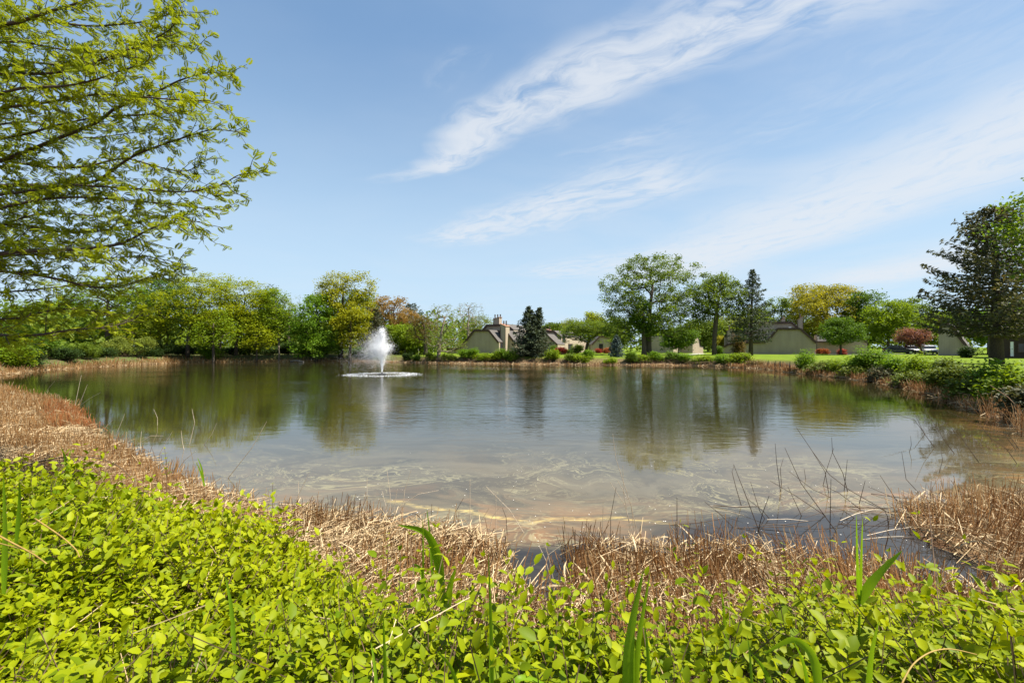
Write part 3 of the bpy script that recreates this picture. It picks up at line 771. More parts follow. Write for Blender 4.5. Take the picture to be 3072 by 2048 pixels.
# ------------------------------------------------------------------ trees
def grow(rng, base_h, pts, top_h, trunk_r, lean=(0, 0), tip=0.012, sides=5):
    """limbs that reach every cluster point; returns an MB with trunk and limbs"""
    nodes = []; par = []
    nT = 9
    for i in range(nT):
        t = i / (nT - 1); nodes.append((lean[0] * t * t + rng.normal() * .05 * top_h * .05, lean[1] * t * t + rng.normal() * .05 * top_h * .05, t * top_h)); par.append(i - 1)
    nodes = [np.array(n) for n in nodes]
    axis = np.array([lean[0] * .5, lean[1] * .5, 0])
    order = np.argsort(np.linalg.norm((pts - axis)[:, :2], axis=1) + 0.5 * np.maximum(0, pts[:, 2] - top_h))
    arr = np.array(nodes)
    ok = arr[:, 2] >= base_h
    for k in order:
        p = pts[k]
        d = arr - p
        dist = np.linalg.norm(d, axis=1)
        up = np.maximum(0, d[:, 2])                      # node above its tip: discouraged
        cost = dist + 1.3 * up + np.where(ok, 0, 1e3) + 0.25 * np.abs(p[2] - arr[:, 2] - 0.5 * np.linalg.norm(d[:, :2], axis=1))
        j = int(np.argmin(cost)); a = arr[j]
        n = 2 if dist[j] > 1.2 else 1
        prev = j
        for s in range(1, n + 1):
            t = s / n
            w = a * (1 - t) + p * t
            if s < n: w = w + rng.normal(size=3) * .08 * dist[j] + np.array([0, 0, .05 * dist[j]])
            arr = np.vstack([arr, w]); ok = np.append(ok, True); par.append(prev); prev = len(arr) - 1
    N = len(arr); wgt = np.zeros(N); kids = np.zeros(N, int)
    for i in range(N - 1, 0, -1):
        if kids[i] == 0: wgt[i] = 1
        if par[i] >= 0: wgt[par[i]] += wgt[i]; kids[par[i]] += 1
    rad = tip * np.power(np.maximum(wgt, 1), 0.5); rad = np.maximum(rad, tip)
    big = rad[0]; rad = rad * 1.0
    rad = tip + (rad - tip) * (trunk_r - tip) / max(big - tip, 1e-6)
    # trunk tapers from its flare
    b = MB()
    tr = arr[:nT].copy(); rr = np.maximum(rad[:nT], np.linspace(trunk_r, trunk_r * .35, nT)); rr[0] = trunk_r * 1.35
    tr[0, 2] -= 0.25
    b.tube(tr, rr, 8)
    seen = set()
    for i in range(nT, N):
        pth = [arr[par[i]], arr[i]]; r2 = [min(rad[par[i]], rad[i] * 1.5), rad[i]]
        b.tube(pth, r2, sides if rad[i] > tip * 2.5 else 3, cap=False)
    return b


def crown_pts(rng, lobes, n, flat=1.0):
    """points in a union of ellipsoids (x,y,z,rx,ry,rz), biased to the outside"""
    L = np.array(lobes, float); vol = L[:, 3] * L[:, 4] * L[:, 5]; out = []
    tries = 0; sep = (vol.sum() * 4 / n) ** (1 / 3) * 0.55
    while len(out) < n and tries < n * 30:
        tries += 1
        l = L[rng.choice(len(L), p=vol / vol.sum())]
        d = norm(rng.normal(size=3)); r = rng.uniform() ** (1 / 3.6)
        p = l[:3] + d * l[3:] * r
        if p[2] < 0.8: continue
        if out and np.min(np.linalg.norm(np.array(out) - p, axis=1)) < sep * rng.uniform(.5, 1): continue
        out.append(p)
    return np.array(out)


QUAD = ([(-.5, 0, 0), (0, -.32, .06), (.5, 0, 0), (0, .32, .06)], [(0, 1, 2, 3)])


def leaf_cloud(rng, pts, per, rc, size, flat=0.65, up=0.35, centre=None, hang=0.0):
    N = len(pts) * per
    c = np.repeat(pts, per, 0)
    off = np.clip(rng.normal(size=(N, 3)), -1.6, 1.6) * rc * np.array([1, 1, flat])
    rcl = np.repeat(rng.uniform(.6, 1.35, len(pts)), per)[:, None]
    pos = c + off * rcl
    pos[:, 2] -= hang * rng.uniform(0, 1, N)
    X, Y, Z = frames(rng, N, up)
    s = size * rng.uniform(.6, 1.35, N)
    r = np.clip(np.repeat(rng.uniform(0, 1, len(pts)), per) * .5 + rng.uniform(0, 1, N) * .5, 0, 1)
    return template(QUAD[0], QUAD[1], pos, X, Y, Z, s, None, r)


DENS = 1.8


def tree(name, label, px, D, top, wpx, leafm, n=150, per=42, rc=.6, size=.27, lobes=None, cat='tree', trunk=None, fork=.28, leader=.78,
         bark='bark', seed=None, group=None, leanpx=0, basepx=None, bottom=.14, flat=.65, per_bare=None, hang=0.0, up=.35, depth=1.0, tip=.014):
    rng = np.random.default_rng(seed if seed is not None else abs(hash((px, top))) % 99999)
    bp = basepx if basepx is not None else px
    k = (bp - 1536) / F
    base = Vector((k * D, D, gz(k * D, D)))
    H = P(px, top, D).z - base.z; W = wpx / F * D; shift = (px - bp) / F * D
    if lobes is None:
        lobes = [(0, .60, .62, .36)] + [(rng.uniform(-.55, .55), rng.uniform(bottom + .2, .84), rng.uniform(.25, .42), rng.uniform(.13, .2)) for _ in range(6)]
    R = W / 2; LL = []
    for i, (cx, cz, rx, rz) in enumerate(lobes):
        yy = 0 if i == 0 else rng.uniform(-.35, .35) * R * depth
        LL.append((cx * R + shift, yy, cz * H, rx * R, rx * R * depth, rz * H))
    pts = crown_pts(rng, LL, n)
    pts = pts[pts[:, 2] > bottom * H * .8]
    xm = pts[:, 0] - shift; pts[:, 0] = shift + xm * np.clip((R - rc * .5) / np.percentile(np.abs(xm), 95), .6, 1.6); pts[:, 0] = shift + np.clip(pts[:, 0] - shift, -R, R)
    # stretch to the measured top
    pts[:, 2] *= (H - rc * .5) / np.percentile(pts[:, 2], 97.5); pts[:, 2] = np.minimum(pts[:, 2], H - rc * .3)
    root = thing(name, label, cat, base, group=group)
    tr = trunk or max(.12, H * .022)
    b = grow(rng, fork * H, pts, leader * H, tr, lean=(shift, 0), tip=tip)
    obj('trunk', b.mesh('trunk', M[bark], True), root)
    v, sz, ix, r = leaf_cloud(rng, pts, int(per * DENS), rc, size * 1.08, flat, up, hang=hang)
    obj('crown', new_mesh('crown', v, sz, ix, M[leafm], r), root)
    return root


def conifer(name, label, px, D, top, wpx, needles, n=120, bare=.12, power=.8, seed=1, droop=.25, tops=((0, 1.0),), trunk=None, size=.42, per=34, irregular=.25, basepx=None, cat='spruce', upturn=.0):
    rng = np.random.default_rng(seed)
    bp = basepx if basepx is not None else px
    k = (bp - 1536) / F; base = Vector((k * D, D, gz(k * D, D)))
    H = P(px, top, D).z - base.z; R = wpx / F * D / 2; shift = (px - bp) / F * D
    root = thing(name, label, cat, base)
    tr = trunk or H * .02
    wood = MB(); cv = []; cs = []; ci = []; cr = []; off = 0
    for ti, (tx, th) in enumerate(tops):
        h = H * th
        tp = [(0, 0, -.25), (tx * R * .15 + shift * .3, 0, h * .3), (tx * R * .7 + shift * .8, 0, h * .65), (tx * R + shift, 0, h)]
        if ti == 0: wood.tube(tp, [tr * 1.3, tr * .85, tr * .5, .02], 9)
        else: wood.tube(tp[1:], [tr * .5, tr * .4, .02], 7)
        tpa = np.array(tp); zs = tpa[:, 2]
        for i in range(n):
            t = bare + (1 - bare) * ((i + rng.uniform()) / n) ** 1.05
            t = min(t, .985)
            z = t * h; ax = np.interp(z, zs, tpa[:, 0])
            az = i * 2.399 + rng.normal() * .3
            L = R * min(1.0, ((1 - t) / (1 - bare)) ** power) * rng.uniform(1 - irregular * 2, 1.0) * (.7 if ti else 1) * (1 - .35 * max(0, 1 - (t - bare) / .12) * rng.uniform(0, 1)) + .12
            d = np.array([math.cos(az), math.sin(az), 0])
            dr = droop * (1 - t) + .05
            s = np.linspace(0, 1, 5)[:, None]
            pth = np.array([ax, 0, z]) + d * L * s + np.array([0, 0, 1]) * L * (.35 * t * s - dr * s * 1.1 + (dr + upturn) * .75 * s ** 2)
            wood.tube(pth, np.linspace(max(.018, tr * .16 * (1 - t) + .01), .008, 5), 4, cap=False)
            m = max(8, int(per * 1.5 * (L / R) ** .8 * rng.uniform(.8, 1.2)) + 4)
            u = rng.uniform(.12, 1.03, m) ** .8
            cpos = np.stack([np.interp(u, s[:, 0], pth[:, c]) for c in range(3)], 1)
            side = np.cross(d, [0, 0, 1]); spread = (.10 + .20 * L * (1 - .55 * u))
            cpos = cpos + side * (rng.uniform(-1, 1, m) * spread)[:, None] + rng.normal(size=(m, 3)) * .05
            cpos[:, 2] -= rng.uniform(0, .22, m) * (1 + droop)
            dirs = d * .8 + side * (rng.choice([-1, 1], m) * rng.uniform(.2, 1.0, m))[:, None] + np.array([0, 0, -.25])
            X, Y, Z = frames(rng, m, .25, norm(dirs))
            rr = np.clip(rng.uniform(.0, .55) + rng.uniform(0, .45, m), 0, 1)
            v, sz, ix, r = template(QUAD[0], QUAD[1], cpos, X, Y, Z, size * rng.uniform(.6, 1.3, m), size * .62 * rng.uniform(.7, 1.2, m), rr)
            cv.append(v); cs.append(sz); ci.append(ix + off); cr.append(r); off += len(v)
    obj('trunk', wood.mesh('trunk', M['bark'], True), root)
    obj('crown', new_mesh('crown', np.concatenate(cv), np.concatenate(cs), np.concatenate(ci), M[needles], np.concatenate(cr)), root)
    return root


# far left wood
S = dict(seed=None)
tree('bank_tree', 'thick-trunked leafy tree at the far left edge of wood under the overhanging branches', 40, 66, 960, 190, 'leaf_green', n=90, seed=1, basepx=22, trunk=.4)
tree('locust_tree', 'airy yellow-green tree with dark open branching at left of the far bank', 322, 72, 836, 235, 'leaf_lime', n=130, per=26, rc=.5, seed=2, bottom=.3, fork=.35, trunk=.32, up=.6)
tree('bank_tree', 'green dense tree between the airy open tree and the tallest yellow-green tree', 478, 77, 836, 150, 'leaf_green', n=120, seed=3, up=.9, flat=.42, rc=.7)
tree('bank_tree', 'tallest broad yellow-green tree in the middle of the left wood', 606, 75, 824, 220, 'leaf_yellow', n=170, per=44, seed=4, basepx=562, trunk=.30, up=.9, flat=.4, rc=.75,
     lobes=[(0, .58, .62, .34), (-.3, .8, .45, .17), (.2, .83, .42, .16), (.6, .55, .38, .2), (-.65, .5, .36, .2), (.1, .35, .6, .16), (.55, .25, .35, .12)])
tree('bank_tree', 'yellow-green round-topped tree right of the tallest tree in left wood', 738, 78, 840, 170, 'leaf_yellow', n=140, seed=5, basepx=708, trunk=.26, up=.9, flat=.4, rc=.75)
tree('bank_tree', 'bright lime tree with pale thin stems at the right end of left wood', 822, 78, 868, 110, 'leaf_lime', n=100, seed=6, up=.9, flat=.42, rc=.65, basepx=838, trunk=.16, bark='bark_pale', bottom=.15)
tree('background_tree', 'sparse pale-leaved tree rising behind the right end of left wood', 866, 92, 890, 70, 'leaf_pale', n=70, per=14, rc=.4, size=.2, seed=7, bottom=.3)
tree('background_tree', 'feathery dark green treetop poking out above the left wood', 812, 95, 862, 60, 'leaf_dark', n=60, per=26, seed=8, bottom=.4)
tree('background_tree', 'dark green treetop behind the dense green tree of left wood', 500, 92, 826, 90, 'leaf_dark', n=70, per=34, seed=9, bottom=.4)
tree('maple_tree', 'vivid green egg-shaped tree left of the tall yellow tree on far bank', 950, 78, 888, 140, 'leaf_bright', n=210, per=48, seed=10, rc=.45, bottom=.08, fork=.12, trunk=.25, leader=.85, up=.15,
     lobes=[(0, .50, .88, .40), (0, .74, .55, .24), (-.3, .32, .6, .22), (.35, .3, .6, .22), (0, .2, .8, .13)])
tree('oak_tree', 'tall two-headed yellow-leaved tree rising left of the fountain', 1029, 80, 820, 184, 'leaf_oak', n=190, per=30, rc=.55, seed=12, basepx=1023, bottom=.36, fork=.4, trunk=.36, depth=.8,
     lobes=[(-.12, .83, .45, .15), (.58, .80, .36, .17), (-.62, .72, .38, .14), (.0, .62, .62, .14), (.6, .62, .34, .12), (-.05, .45, .5, .1)])
tree('small_oak_tree', 'lower yellow-leaved tree beside the trunk of the tall two-headed tree', 1052, 77, 925, 105, 'leaf_oak', n=110, per=34, rc=.5, seed=13, basepx=1050, bottom=.33, trunk=.24)
tree('background_tree', 'green tree filling in behind the tall two-headed yellow tree', 1075, 92, 878, 140, 'leaf_green', n=130, seed=14, bottom=.1)
conifer('spruce_tree', 'brownish dark spruce directly behind the fountain spray', 1126, 80, 922, 140, 'needle_brown', n=100, seed=15, bare=.06, per=40)
tree('russet_tree', 'russet orange-leaved tree behind the fountain right of brownish spruce', 1182, 92, 894, 135, 'leaf_russet', n=170, per=34, seed=16, bottom=.25, rc=.5)
tree('bank_tree', 'low lime-green tree under the russet orange tree behind fountain', 1215, 86, 978, 95, 'leaf_lime', n=80, seed=17, bottom=.2)
conifer('pine_tree', 'dark green pine with slanting top right of the russet tree', 1232, 100, 911, 150, 'needle', n=95, seed=18, bare=.2, power=.45, per=44, cat='pine')
tree('brown_tree', 'brownish thin-leaved tree on lawn left of the budding waterside tree', 1272, 82, 948, 95, 'leaf_brown', n=130, per=18, rc=.4, size=.2, seed=19, basepx=1277, trunk=.34, bottom=.2, up=.7)
tree('budding_tree', 'nearly bare budding tree with several stems right at the water edge', 1335, 71.5, 916, 122, 'leaf_pale', n=260, per=5, rc=.22, size=.16, seed=20, basepx=1316, trunk=.30, bottom=.12, fork=.1, bark='bark_pale', tip=.02,
     lobes=[(-.05, .72, .62, .26), (.55, .42, .45, .2), (-.45, .4, .5, .22), (.2, .25, .7, .14)])
tree('bare_tree', 'grey bare-branched tree rising behind roof of the left house', 1404, 118, 908, 92, 'leaf_pale', n=260, per=2, rc=.25, size=.2, seed=21, trunk=.3, bark='bark_pale', bottom=.35, fork=.2, tip=.026, leader=.6,
     lobes=[(0, .68, .9, .3), (-.3, .82, .5, .17), (.4, .8, .5, .18)])
tree('background_tree', 'light green tree behind the chimneys of the left house', 1442, 124, 948, 92, 'leaf_pale', n=110, per=26, seed=22, bottom=.2)
conifer('spruce_tree', 'dense dark double-topped spruce in front of the left house', 1600, 69, 918, 172, 'needle', n=135, seed=23, bare=.05, power=.9, tops=((-.16, 1.0), (.22, .985)), per=46, irregular=.16, basepx=1594, trunk=.32)
for i, (px, top, w, D, mt, lb) in enumerate((
    (1655, 972, 70, 128, 'leaf_mid', 'mid green tree showing above the roof just right of the double-topped spruce'),
    (1716, 962, 95, 132, 'leaf_pale', 'pale green bushy tree in the gap behind the low spreading tree, left part'),
    (1790, 941, 58, 130, 'leaf_yellow', 'small round yellow-topped tree peeping over the low spreading tree'),
    (1850, 955, 90, 128, 'leaf_mid', 'mid green tree filling the gap left of the biggest lawn tree'),
    (2100, 960, 120, 118, 'leaf_mid', 'mid green tree behind the gap between the two big lawn trees'),
    (2035, 990, 90, 95, 'leaf_green', 'green tree covering the left part of the pale wedge-shaped house'),
    (2196, 948, 120, 122, 'leaf_pale', 'pale green tree behind the small gabled block left of the bare-stemmed spruce'),
    (2262, 930, 110, 124, 'leaf_lime', 'lime green tree behind the bare-stemmed spruce'),
    (2345, 897, 140, 126, 'leaf_mid', 'mid green tree rising behind the chimneys of the wide gabled house'),
    (2600, 880, 130, 108, 'leaf_green', 'deep green tall tree right of the big golden tree'),
    (2665, 905, 150, 100, 'leaf_lime', 'fresh green tree above the black car'),
    (2735, 898, 120, 112, 'leaf_mid', 'green tree with slightly russet top left of the big dark spruce'),
    (2840, 940, 150, 104, 'leaf_lime', 'lime green tree seen through the big dark spruce left side'),
    (2965, 930, 150, 88, 'leaf_bright', 'bright green tree behind the thick spruce trunk'),
    (3060, 905, 130, 80, 'leaf_lime', 'lime green tree at right edge behind the dark boarded house'))):
    tree('background_tree', lb, px, D, top, w, mt, n=110, per=42, seed=40 + i, rc=.7, size=.38, bottom=.1, fork=.15)

for i, (px, top, w, D, mt, lb) in enumerate((
    (110, 905, 150, 84, 'leaf_lime', 'lime green tree in the second row at the far left of the wood'),
    (215, 880, 130, 90, 'leaf_green', 'green tree in the second row left behind the airy open tree'),
    (395, 868, 130, 88, 'leaf_lime', 'lime tree in the second row just right of the airy open tree'),
    (545, 850, 130, 92, 'leaf_green', 'green tree in the second row behind gap left of the tallest tree'),
    (660, 846, 130, 90, 'leaf_lime', 'lime tree in the second row between the two tallest yellow-green trees'),
    (790, 880, 100, 86, 'leaf_green', 'green tree in the second row behind the pale-stemmed lime tree'),
    (640, 930, 130, 72.5, 'leaf_lime', 'low lime tree overhanging the water before the tallest yellow-green tree'),
    (450, 950, 120, 74, 'leaf_yellow', 'low yellow-green tree near the water in front of the dense green tree'),
    (770, 960, 110, 76, 'leaf_yellow', 'low yellow-green tree on the bank right of the tallest trees'))):
    tree('bank_tree', lb, px, D, top, w, mt, n=120 if D > 80 else 70, per=40 if D > 80 else 22, seed=140 + i, rc=.7, size=.3, bottom=.08 if D > 80 else .2, fork=.15, up=.9, flat=.42)

tree('spreading_tree', 'low spreading many-stemmed green tree on the lawn right of left house', 1766, 88, 962, 160, 'leaf_mid', n=190, per=34, rc=.5, size=.24, seed=60, basepx=1758, trunk=.3, bottom=.25, fork=.06, leader=.4, flat=.35, up=.9,
     lobes=[(0, .72, .75, .2), (-.55, .6, .42, .16), (.55, .62, .42, .18), (-.1, .5, .6, .16), (.7, .42, .3, .12), (-.75, .45, .25, .12)])
conifer('blue_spruce', 'small blue-grey spruce on the lawn before the biggest tree', 1850, 67, 1005, 62, 'needle_blue', n=70, seed=61, bare=.05, size=.34, per=26, cat='blue spruce')
tree('maple_tree', 'biggest broad-crowned green tree on the lawn in the centre right', 1958, 77, 772, 285, 'leaf_mid', n=430, per=40, rc=.5, size=.26, seed=62, basepx=1945, trunk=.5, bottom=.12, fork=.2, leader=.7,
     lobes=[(0, .55, .72, .34), (.02, .84, .42, .15), (-.5, .62, .4, .2), (.55, .66, .42, .19), (-.55, .4, .42, .2), (.6, .42, .38, .2), (-.2, .25, .55, .13), (.35, .25, .5, .12), (-.3, .75, .36, .15), (.72, .5, .25, .14)])
tree('slim_tree', 'slender shaded tree standing under the biggest lawn tree on its left', 1930, 76, 905, 80, 'leaf_green', n=70, per=34, seed=63, basepx=1932, trunk=.40, bottom=.35)
tree('oak_tree', 'tall open-crowned green tree on one straight trunk left of the bare-stemmed spruce', 2158, 76, 820, 148, 'leaf_mid', n=200, per=36, rc=.46, size=.25, seed=64, basepx=2143, trunk=.36, bottom=.36, fork=.36, leader=.72,
     lobes=[(0, .64, .62, .26), (-.1, .85, .5, .13), (.5, .72, .42, .16), (-.55, .65, .4, .16), (.62, .52, .34, .12), (-.5, .46, .4, .1)])
conifer('spruce_tree', 'tall pointed spruce with bare lower trunk before the wide gabled house', 2258, 76, 806, 205, 'needle', n=130, seed=65, bare=.20, power=.85, droop=.5, per=54, irregular=.28, basepx=2252, trunk=.30)
tree('golden_tree', 'large golden-yellow tree behind the low wing of the wide gabled house', 2482, 112, 856, 200, 'leaf_gold', n=280, per=48, rc=.75, size=.36, seed=66, bottom=.15, trunk=.4,
     lobes=[(0, .55, .75, .36), (-.15, .84, .5, .15), (.3, .8, .45, .16), (-.6, .6, .4, .2), (.7, .5, .35, .18)])
tree('young_tree', 'young dark green twin-stemmed tree on lawn before the low house wing', 2522, 77, 957, 122, 'leaf_green', n=150, per=44, rc=.42, size=.23, seed=67, trunk=.16, bottom=.26, fork=.12,
     lobes=[(0, .6, .72, .32), (0, .84, .4, .15), (-.5, .5, .42, .18), (.55, .48, .45, .16)])
tree('plum_tree', 'reddish purple-leaved tree between the parked cars', 2732, 86, 988, 90, 'leaf_plum', n=140, per=26, rc=.4, size=.22, seed=68, basepx=2766, trunk=.14, bottom=.3)
conifer('spruce_tree', 'huge dark spruce with thick bare trunk base at right side of lawn', 2990, 41, 622, 490, 'needle_brown', n=190, seed=69, bare=.19, power=.6, droop=.30, per=84, irregular=.2, trunk=.42, size=.42, upturn=.3)
# maple just outside the frame whose branches reach in
tree('maple_tree', 'fresh green maple whose leafy branches reach in at the right edge', 3455, 19, 450, 720, 'maple', n=330, per=38, rc=.36, size=.15, seed=70, basepx=3420, trunk=.3, bottom=.35, fork=.25, tip=.008)

# ------------------------------------------------------------------ undergrowth and bank shrubs
def shrub(label, px, D, top, wpx, m, name='shrub', cat='shrub', n=None, seed=0, twiggy=False, size=.16, base=None, lob=5, per=None, spiky=0.0, group=None, flat=.8, depth=.8):
    rng = np.random.default_rng(1000 + seed)
    k = (px - 1536) / F; b0 = Vector((k * D, D, gz(k * D, D)))
    H = max(.35, P(px, top, D).z - b0.z); R = wpx / F * D / 2
    root = thing(name, label, cat, b0, group=group)
    L = [(0, 0, H * .45, R * .8, R * .8 * depth, H * .5)] + [(rng.uniform(-.65, .65) * R, rng.uniform(-.5, .4) * R * depth, rng.uniform(.3, .66) * H, R * rng.uniform(.3, .5), R * rng.uniform(.3, .45), H * rng.uniform(.24, .36)) for _ in range(lob)]
    n = n or int(np.clip(60 * (R * H) ** .5, 40, 170))
    La = np.array(L); pts = []
    while len(pts) < n:
        l = La[rng.integers(len(La))]; d = norm(rng.normal(size=3)); p = l[:3] + d * l[3:] * rng.uniform() ** .25
        if p[2] > .05: pts.append(p)
    pts = np.array(pts); pts[:, 2] *= (H * .97) / pts[:, 2].max()
    b = MB()
    for p in pts[:: 2 if not twiggy else 1]:
        s = np.array([p[0] * .25, p[1] * .25, -.1]); mid = (s + p) / 2 + rng.normal(size=3) * .06 * R
        b.tube([s, mid, p + rng.normal(size=3) * .05], [.018, .012, .005], 3, cap=False)
    if twiggy:
        for _ in range(60):
            a = np.array([rng.uniform(-1, 1) * R, rng.uniform(-.9, .2) * R * depth, rng.uniform(0, .3) * H]); d = rng.normal(size=3) * np.array([.6, .4, .4])
            b.tube([a, a + d * .5 + [0, 0, .1], a + d], [.014, .011, .006], 3, cap=False)
    obj('stems', b.mesh('stems', M['twig'] if not twiggy else M['brush']), root)
    v, sz, ix, r = leaf_cloud(rng, pts, per or 40, min(.30, .2 + .06 * R), size, flat, .9)
    v[:, 2] = np.maximum(v[:, 2], .02)
    obj('foliage', new_mesh('foliage', v, sz, ix, M[m], r), root)
    return root

n_ = 0
for (px, w, top, offD, m, lb, kw) in (
    # far left understorey
    (45, 150, 1020, 4, 'leaf_lime', 'lime undergrowth bush at the far left behind the brown reed strip', {}),
    (150, 130, 1018, 5, 'leaf_green', 'green undergrowth bush second from left under the overhanging branches', {}),
    (245, 120, 1030, 5, 'leaf_mid', 'mid green bush left of the airy tree trunk', {}),
    (390, 120, 1012, 5, 'leaf_pale', 'pale leaved bush just right of the airy tree trunk', {}),
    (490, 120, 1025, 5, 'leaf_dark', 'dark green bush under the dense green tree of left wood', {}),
    (640, 90, 1030, 1.5, 'leaf_bright', 'bright green bush leaning over water under the tallest yellow-green tree', {}),
    (745, 90, 1035, 5, 'leaf_mid', 'mid green bush between thin trunks right of the tallest tree', {}),
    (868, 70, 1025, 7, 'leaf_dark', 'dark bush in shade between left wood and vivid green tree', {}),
    (1080, 60, 1040, 5, 'leaf_green', 'green bush below the lower yellow-leaved tree', {}),
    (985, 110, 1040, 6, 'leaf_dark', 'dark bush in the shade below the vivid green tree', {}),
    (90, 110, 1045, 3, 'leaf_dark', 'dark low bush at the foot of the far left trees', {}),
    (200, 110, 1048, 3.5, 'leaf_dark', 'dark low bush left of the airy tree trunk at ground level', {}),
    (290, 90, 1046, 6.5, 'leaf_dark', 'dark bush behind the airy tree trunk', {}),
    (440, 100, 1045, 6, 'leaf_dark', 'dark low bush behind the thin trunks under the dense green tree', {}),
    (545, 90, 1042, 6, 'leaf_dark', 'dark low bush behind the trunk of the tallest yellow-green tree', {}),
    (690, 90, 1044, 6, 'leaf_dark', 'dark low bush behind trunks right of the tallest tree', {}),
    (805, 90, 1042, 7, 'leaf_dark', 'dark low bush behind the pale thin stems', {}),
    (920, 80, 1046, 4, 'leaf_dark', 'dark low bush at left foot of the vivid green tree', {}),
    # bank right of the fountain
    (1222, 28, 1062, 2.0, 'leaf_dark', 'small dark bush on far bank just right of the fountain', {}),
    (1250, 24, 1066, 1.4, 'leaf_green', 'small green bush below the lamp post on far bank', {}),
    (1290, 40, 1060, 1.6, 'leaf_mid', 'dull green bush at foot of the brownish tree', dict(twiggy=True)),
    (1345, 45, 1064, 1.6, 'leaf_mid', 'tangled bush at foot of the budding waterside tree', dict(twiggy=True)),
    (1397, 40, 1051, 2.4, 'leaf_bright', 'bright green mound before the left slope of the left house', {}),
    (1418, 28, 1048, 2.6, 'leaf_bright', 'bright upright bush before the left house wall', {}),
    (1450, 60, 1063, 2.0, 'leaf_lime', 'low lime hedge clump under the left house wall', dict(twiggy=True)),
    (1492, 36, 1056, 2.2, 'leaf_lime', 'lime bush below the corner of the left house', {}),
    (1513, 28, 1050, 2.6, 'leaf_bright', 'bright green bush below the double-flued chimney', {}),
    (1533, 44, 1056, 2.0, 'leaf_green', 'deep green bush left of the double-topped spruce foot', {}),
    (1660, 52, 1052, 2.2, 'leaf_lime', 'lime bush in front of the round crimson shrub', {}),
    (1712, 40, 1064, 2.0, 'leaf_mid', 'dull green bush over brown brush right of the crimson shrub', dict(twiggy=True)),
    (1768, 32, 1054, 2.4, 'leaf_bright', 'bright bush below the low spreading tree', {}),
    (1745, 50, 1068, 1.6, 'leaf_lime', 'low yellow-green clump on brown bank below the low spreading tree', dict(twiggy=True)),
    (1830, 46, 1076, 1.4, 'leaf_lime', 'lime clump below the small blue-grey spruce', {}),
    (1893, 30, 1058, 1.6, 'leaf_green', 'upright rounded green bush left under the biggest lawn tree', {}),
    (1930, 44, 1070, 1.8, 'leaf_lime', 'low lime clump below the biggest lawn tree trunk', dict(twiggy=True)),
    (1967, 38, 1057, 2.0, 'leaf_bright', 'round bright bush right of the biggest lawn tree trunk', {}),
    (2013, 46, 1058, 2.2, 'leaf_green', 'wide round bush left of the pale walkway', {}),
    (2062, 50, 1066, 1.8, 'leaf_bright', 'low bright bush below the pale wedge-shaped house end', dict(twiggy=True)),
    (2110, 60, 1070, 1.8, 'leaf_lime', 'low lime hedge clump left below the straight-trunked open tree', dict(twiggy=True)),
    (2160, 66, 1068, 2.0, 'leaf_bright', 'low bright hedge clump under the straight-trunked open tree', dict(twiggy=True)),
    (2215, 70, 1064, 2.0, 'leaf_lime', 'lime hedge clump below the bare-stemmed spruce', {}),
    (2262, 50, 1080, 1.4, 'leaf_brown', 'brown dead brush at right end of the long bank hedge', dict(twiggy=True, per=8)),
    # right bank
    (2417, 64, 1053, 2.2, 'leaf_bright', 'big round light green bush alone at left end of right bank', {}),
    (2475, 90, 1085, 2.2, 'needle_green', 'low dark juniper right of the big round bush', dict(flat=.5)),
    (2545, 80, 1077, 3.0, 'leaf_lime', 'lime bank bush between the dark juniper and the tallest bank bush', {}),
    (2588, 80, 1067, 3.6, 'leaf_bright', 'bright bank bush left against the tallest bank bush', {}),
    (2625, 84, 1043, 4.6, 'leaf_bright', 'tallest feathery light green bush on right bank before the black car', {}),
    (2560, 100, 1097, 1.8, 'needle_green', 'dark spreading juniper overhanging reeds on right bank', dict(flat=.5)),
    (2700, 80, 1073, 4.0, 'leaf_bright', 'light green bush right of the tallest bank bush', {}),
    (2760, 120, 1069, 4.2, 'leaf_lime', 'broad yellow-lime bush in the middle of right bank', {}),
    (2655, 90, 1103, 1.8, 'needle_brown', 'brownish juniper below the tallest bank bush', dict(flat=.5, twiggy=True)),
    (2740, 110, 1115, 2.0, 'needle_green', 'olive juniper with bare twigs below the yellow-lime bush', dict(flat=.5, twiggy=True)),
    (2825, 60, 1077, 5.2, 'needle_green', 'small flat dark juniper at the lawn edge before pale house end', dict(flat=.5)),
    (2845, 120, 1095, 2.6, 'needle_green', 'large rounded very dark juniper at the middle of right bank', {}),
    (2905, 110, 1127, 2.2, 'needle_green', 'dark green low juniper right of the large dark one', dict(flat=.5)),
    (2960, 110, 1091, 4.2, 'leaf_bright', 'light green bush below the thick spruce trunk', {}),
    (3050, 110, 1095, 3.6, 'leaf_lime', 'lime bush at the right edge below the dark boarded house', {}),
    (3000, 120, 1137, 2.4, 'leaf_lime', 'low lime bush over brown brush near right edge', dict(twiggy=True)),
    (3080, 110, 1157, 2.0, 'needle_brown', 'brownish brush clump at right edge over the reeds', dict(twiggy=True, flat=.5)),
):
    n_ += 1
    shrub(lb, px, shore_D(px) + offD, top, w, m, seed=n_, size=.19 if px < 2400 else .15, name='juniper' if 'juniper' in lb else 'shrub', cat='juniper' if 'juniper' in lb else 'shrub', **kw)
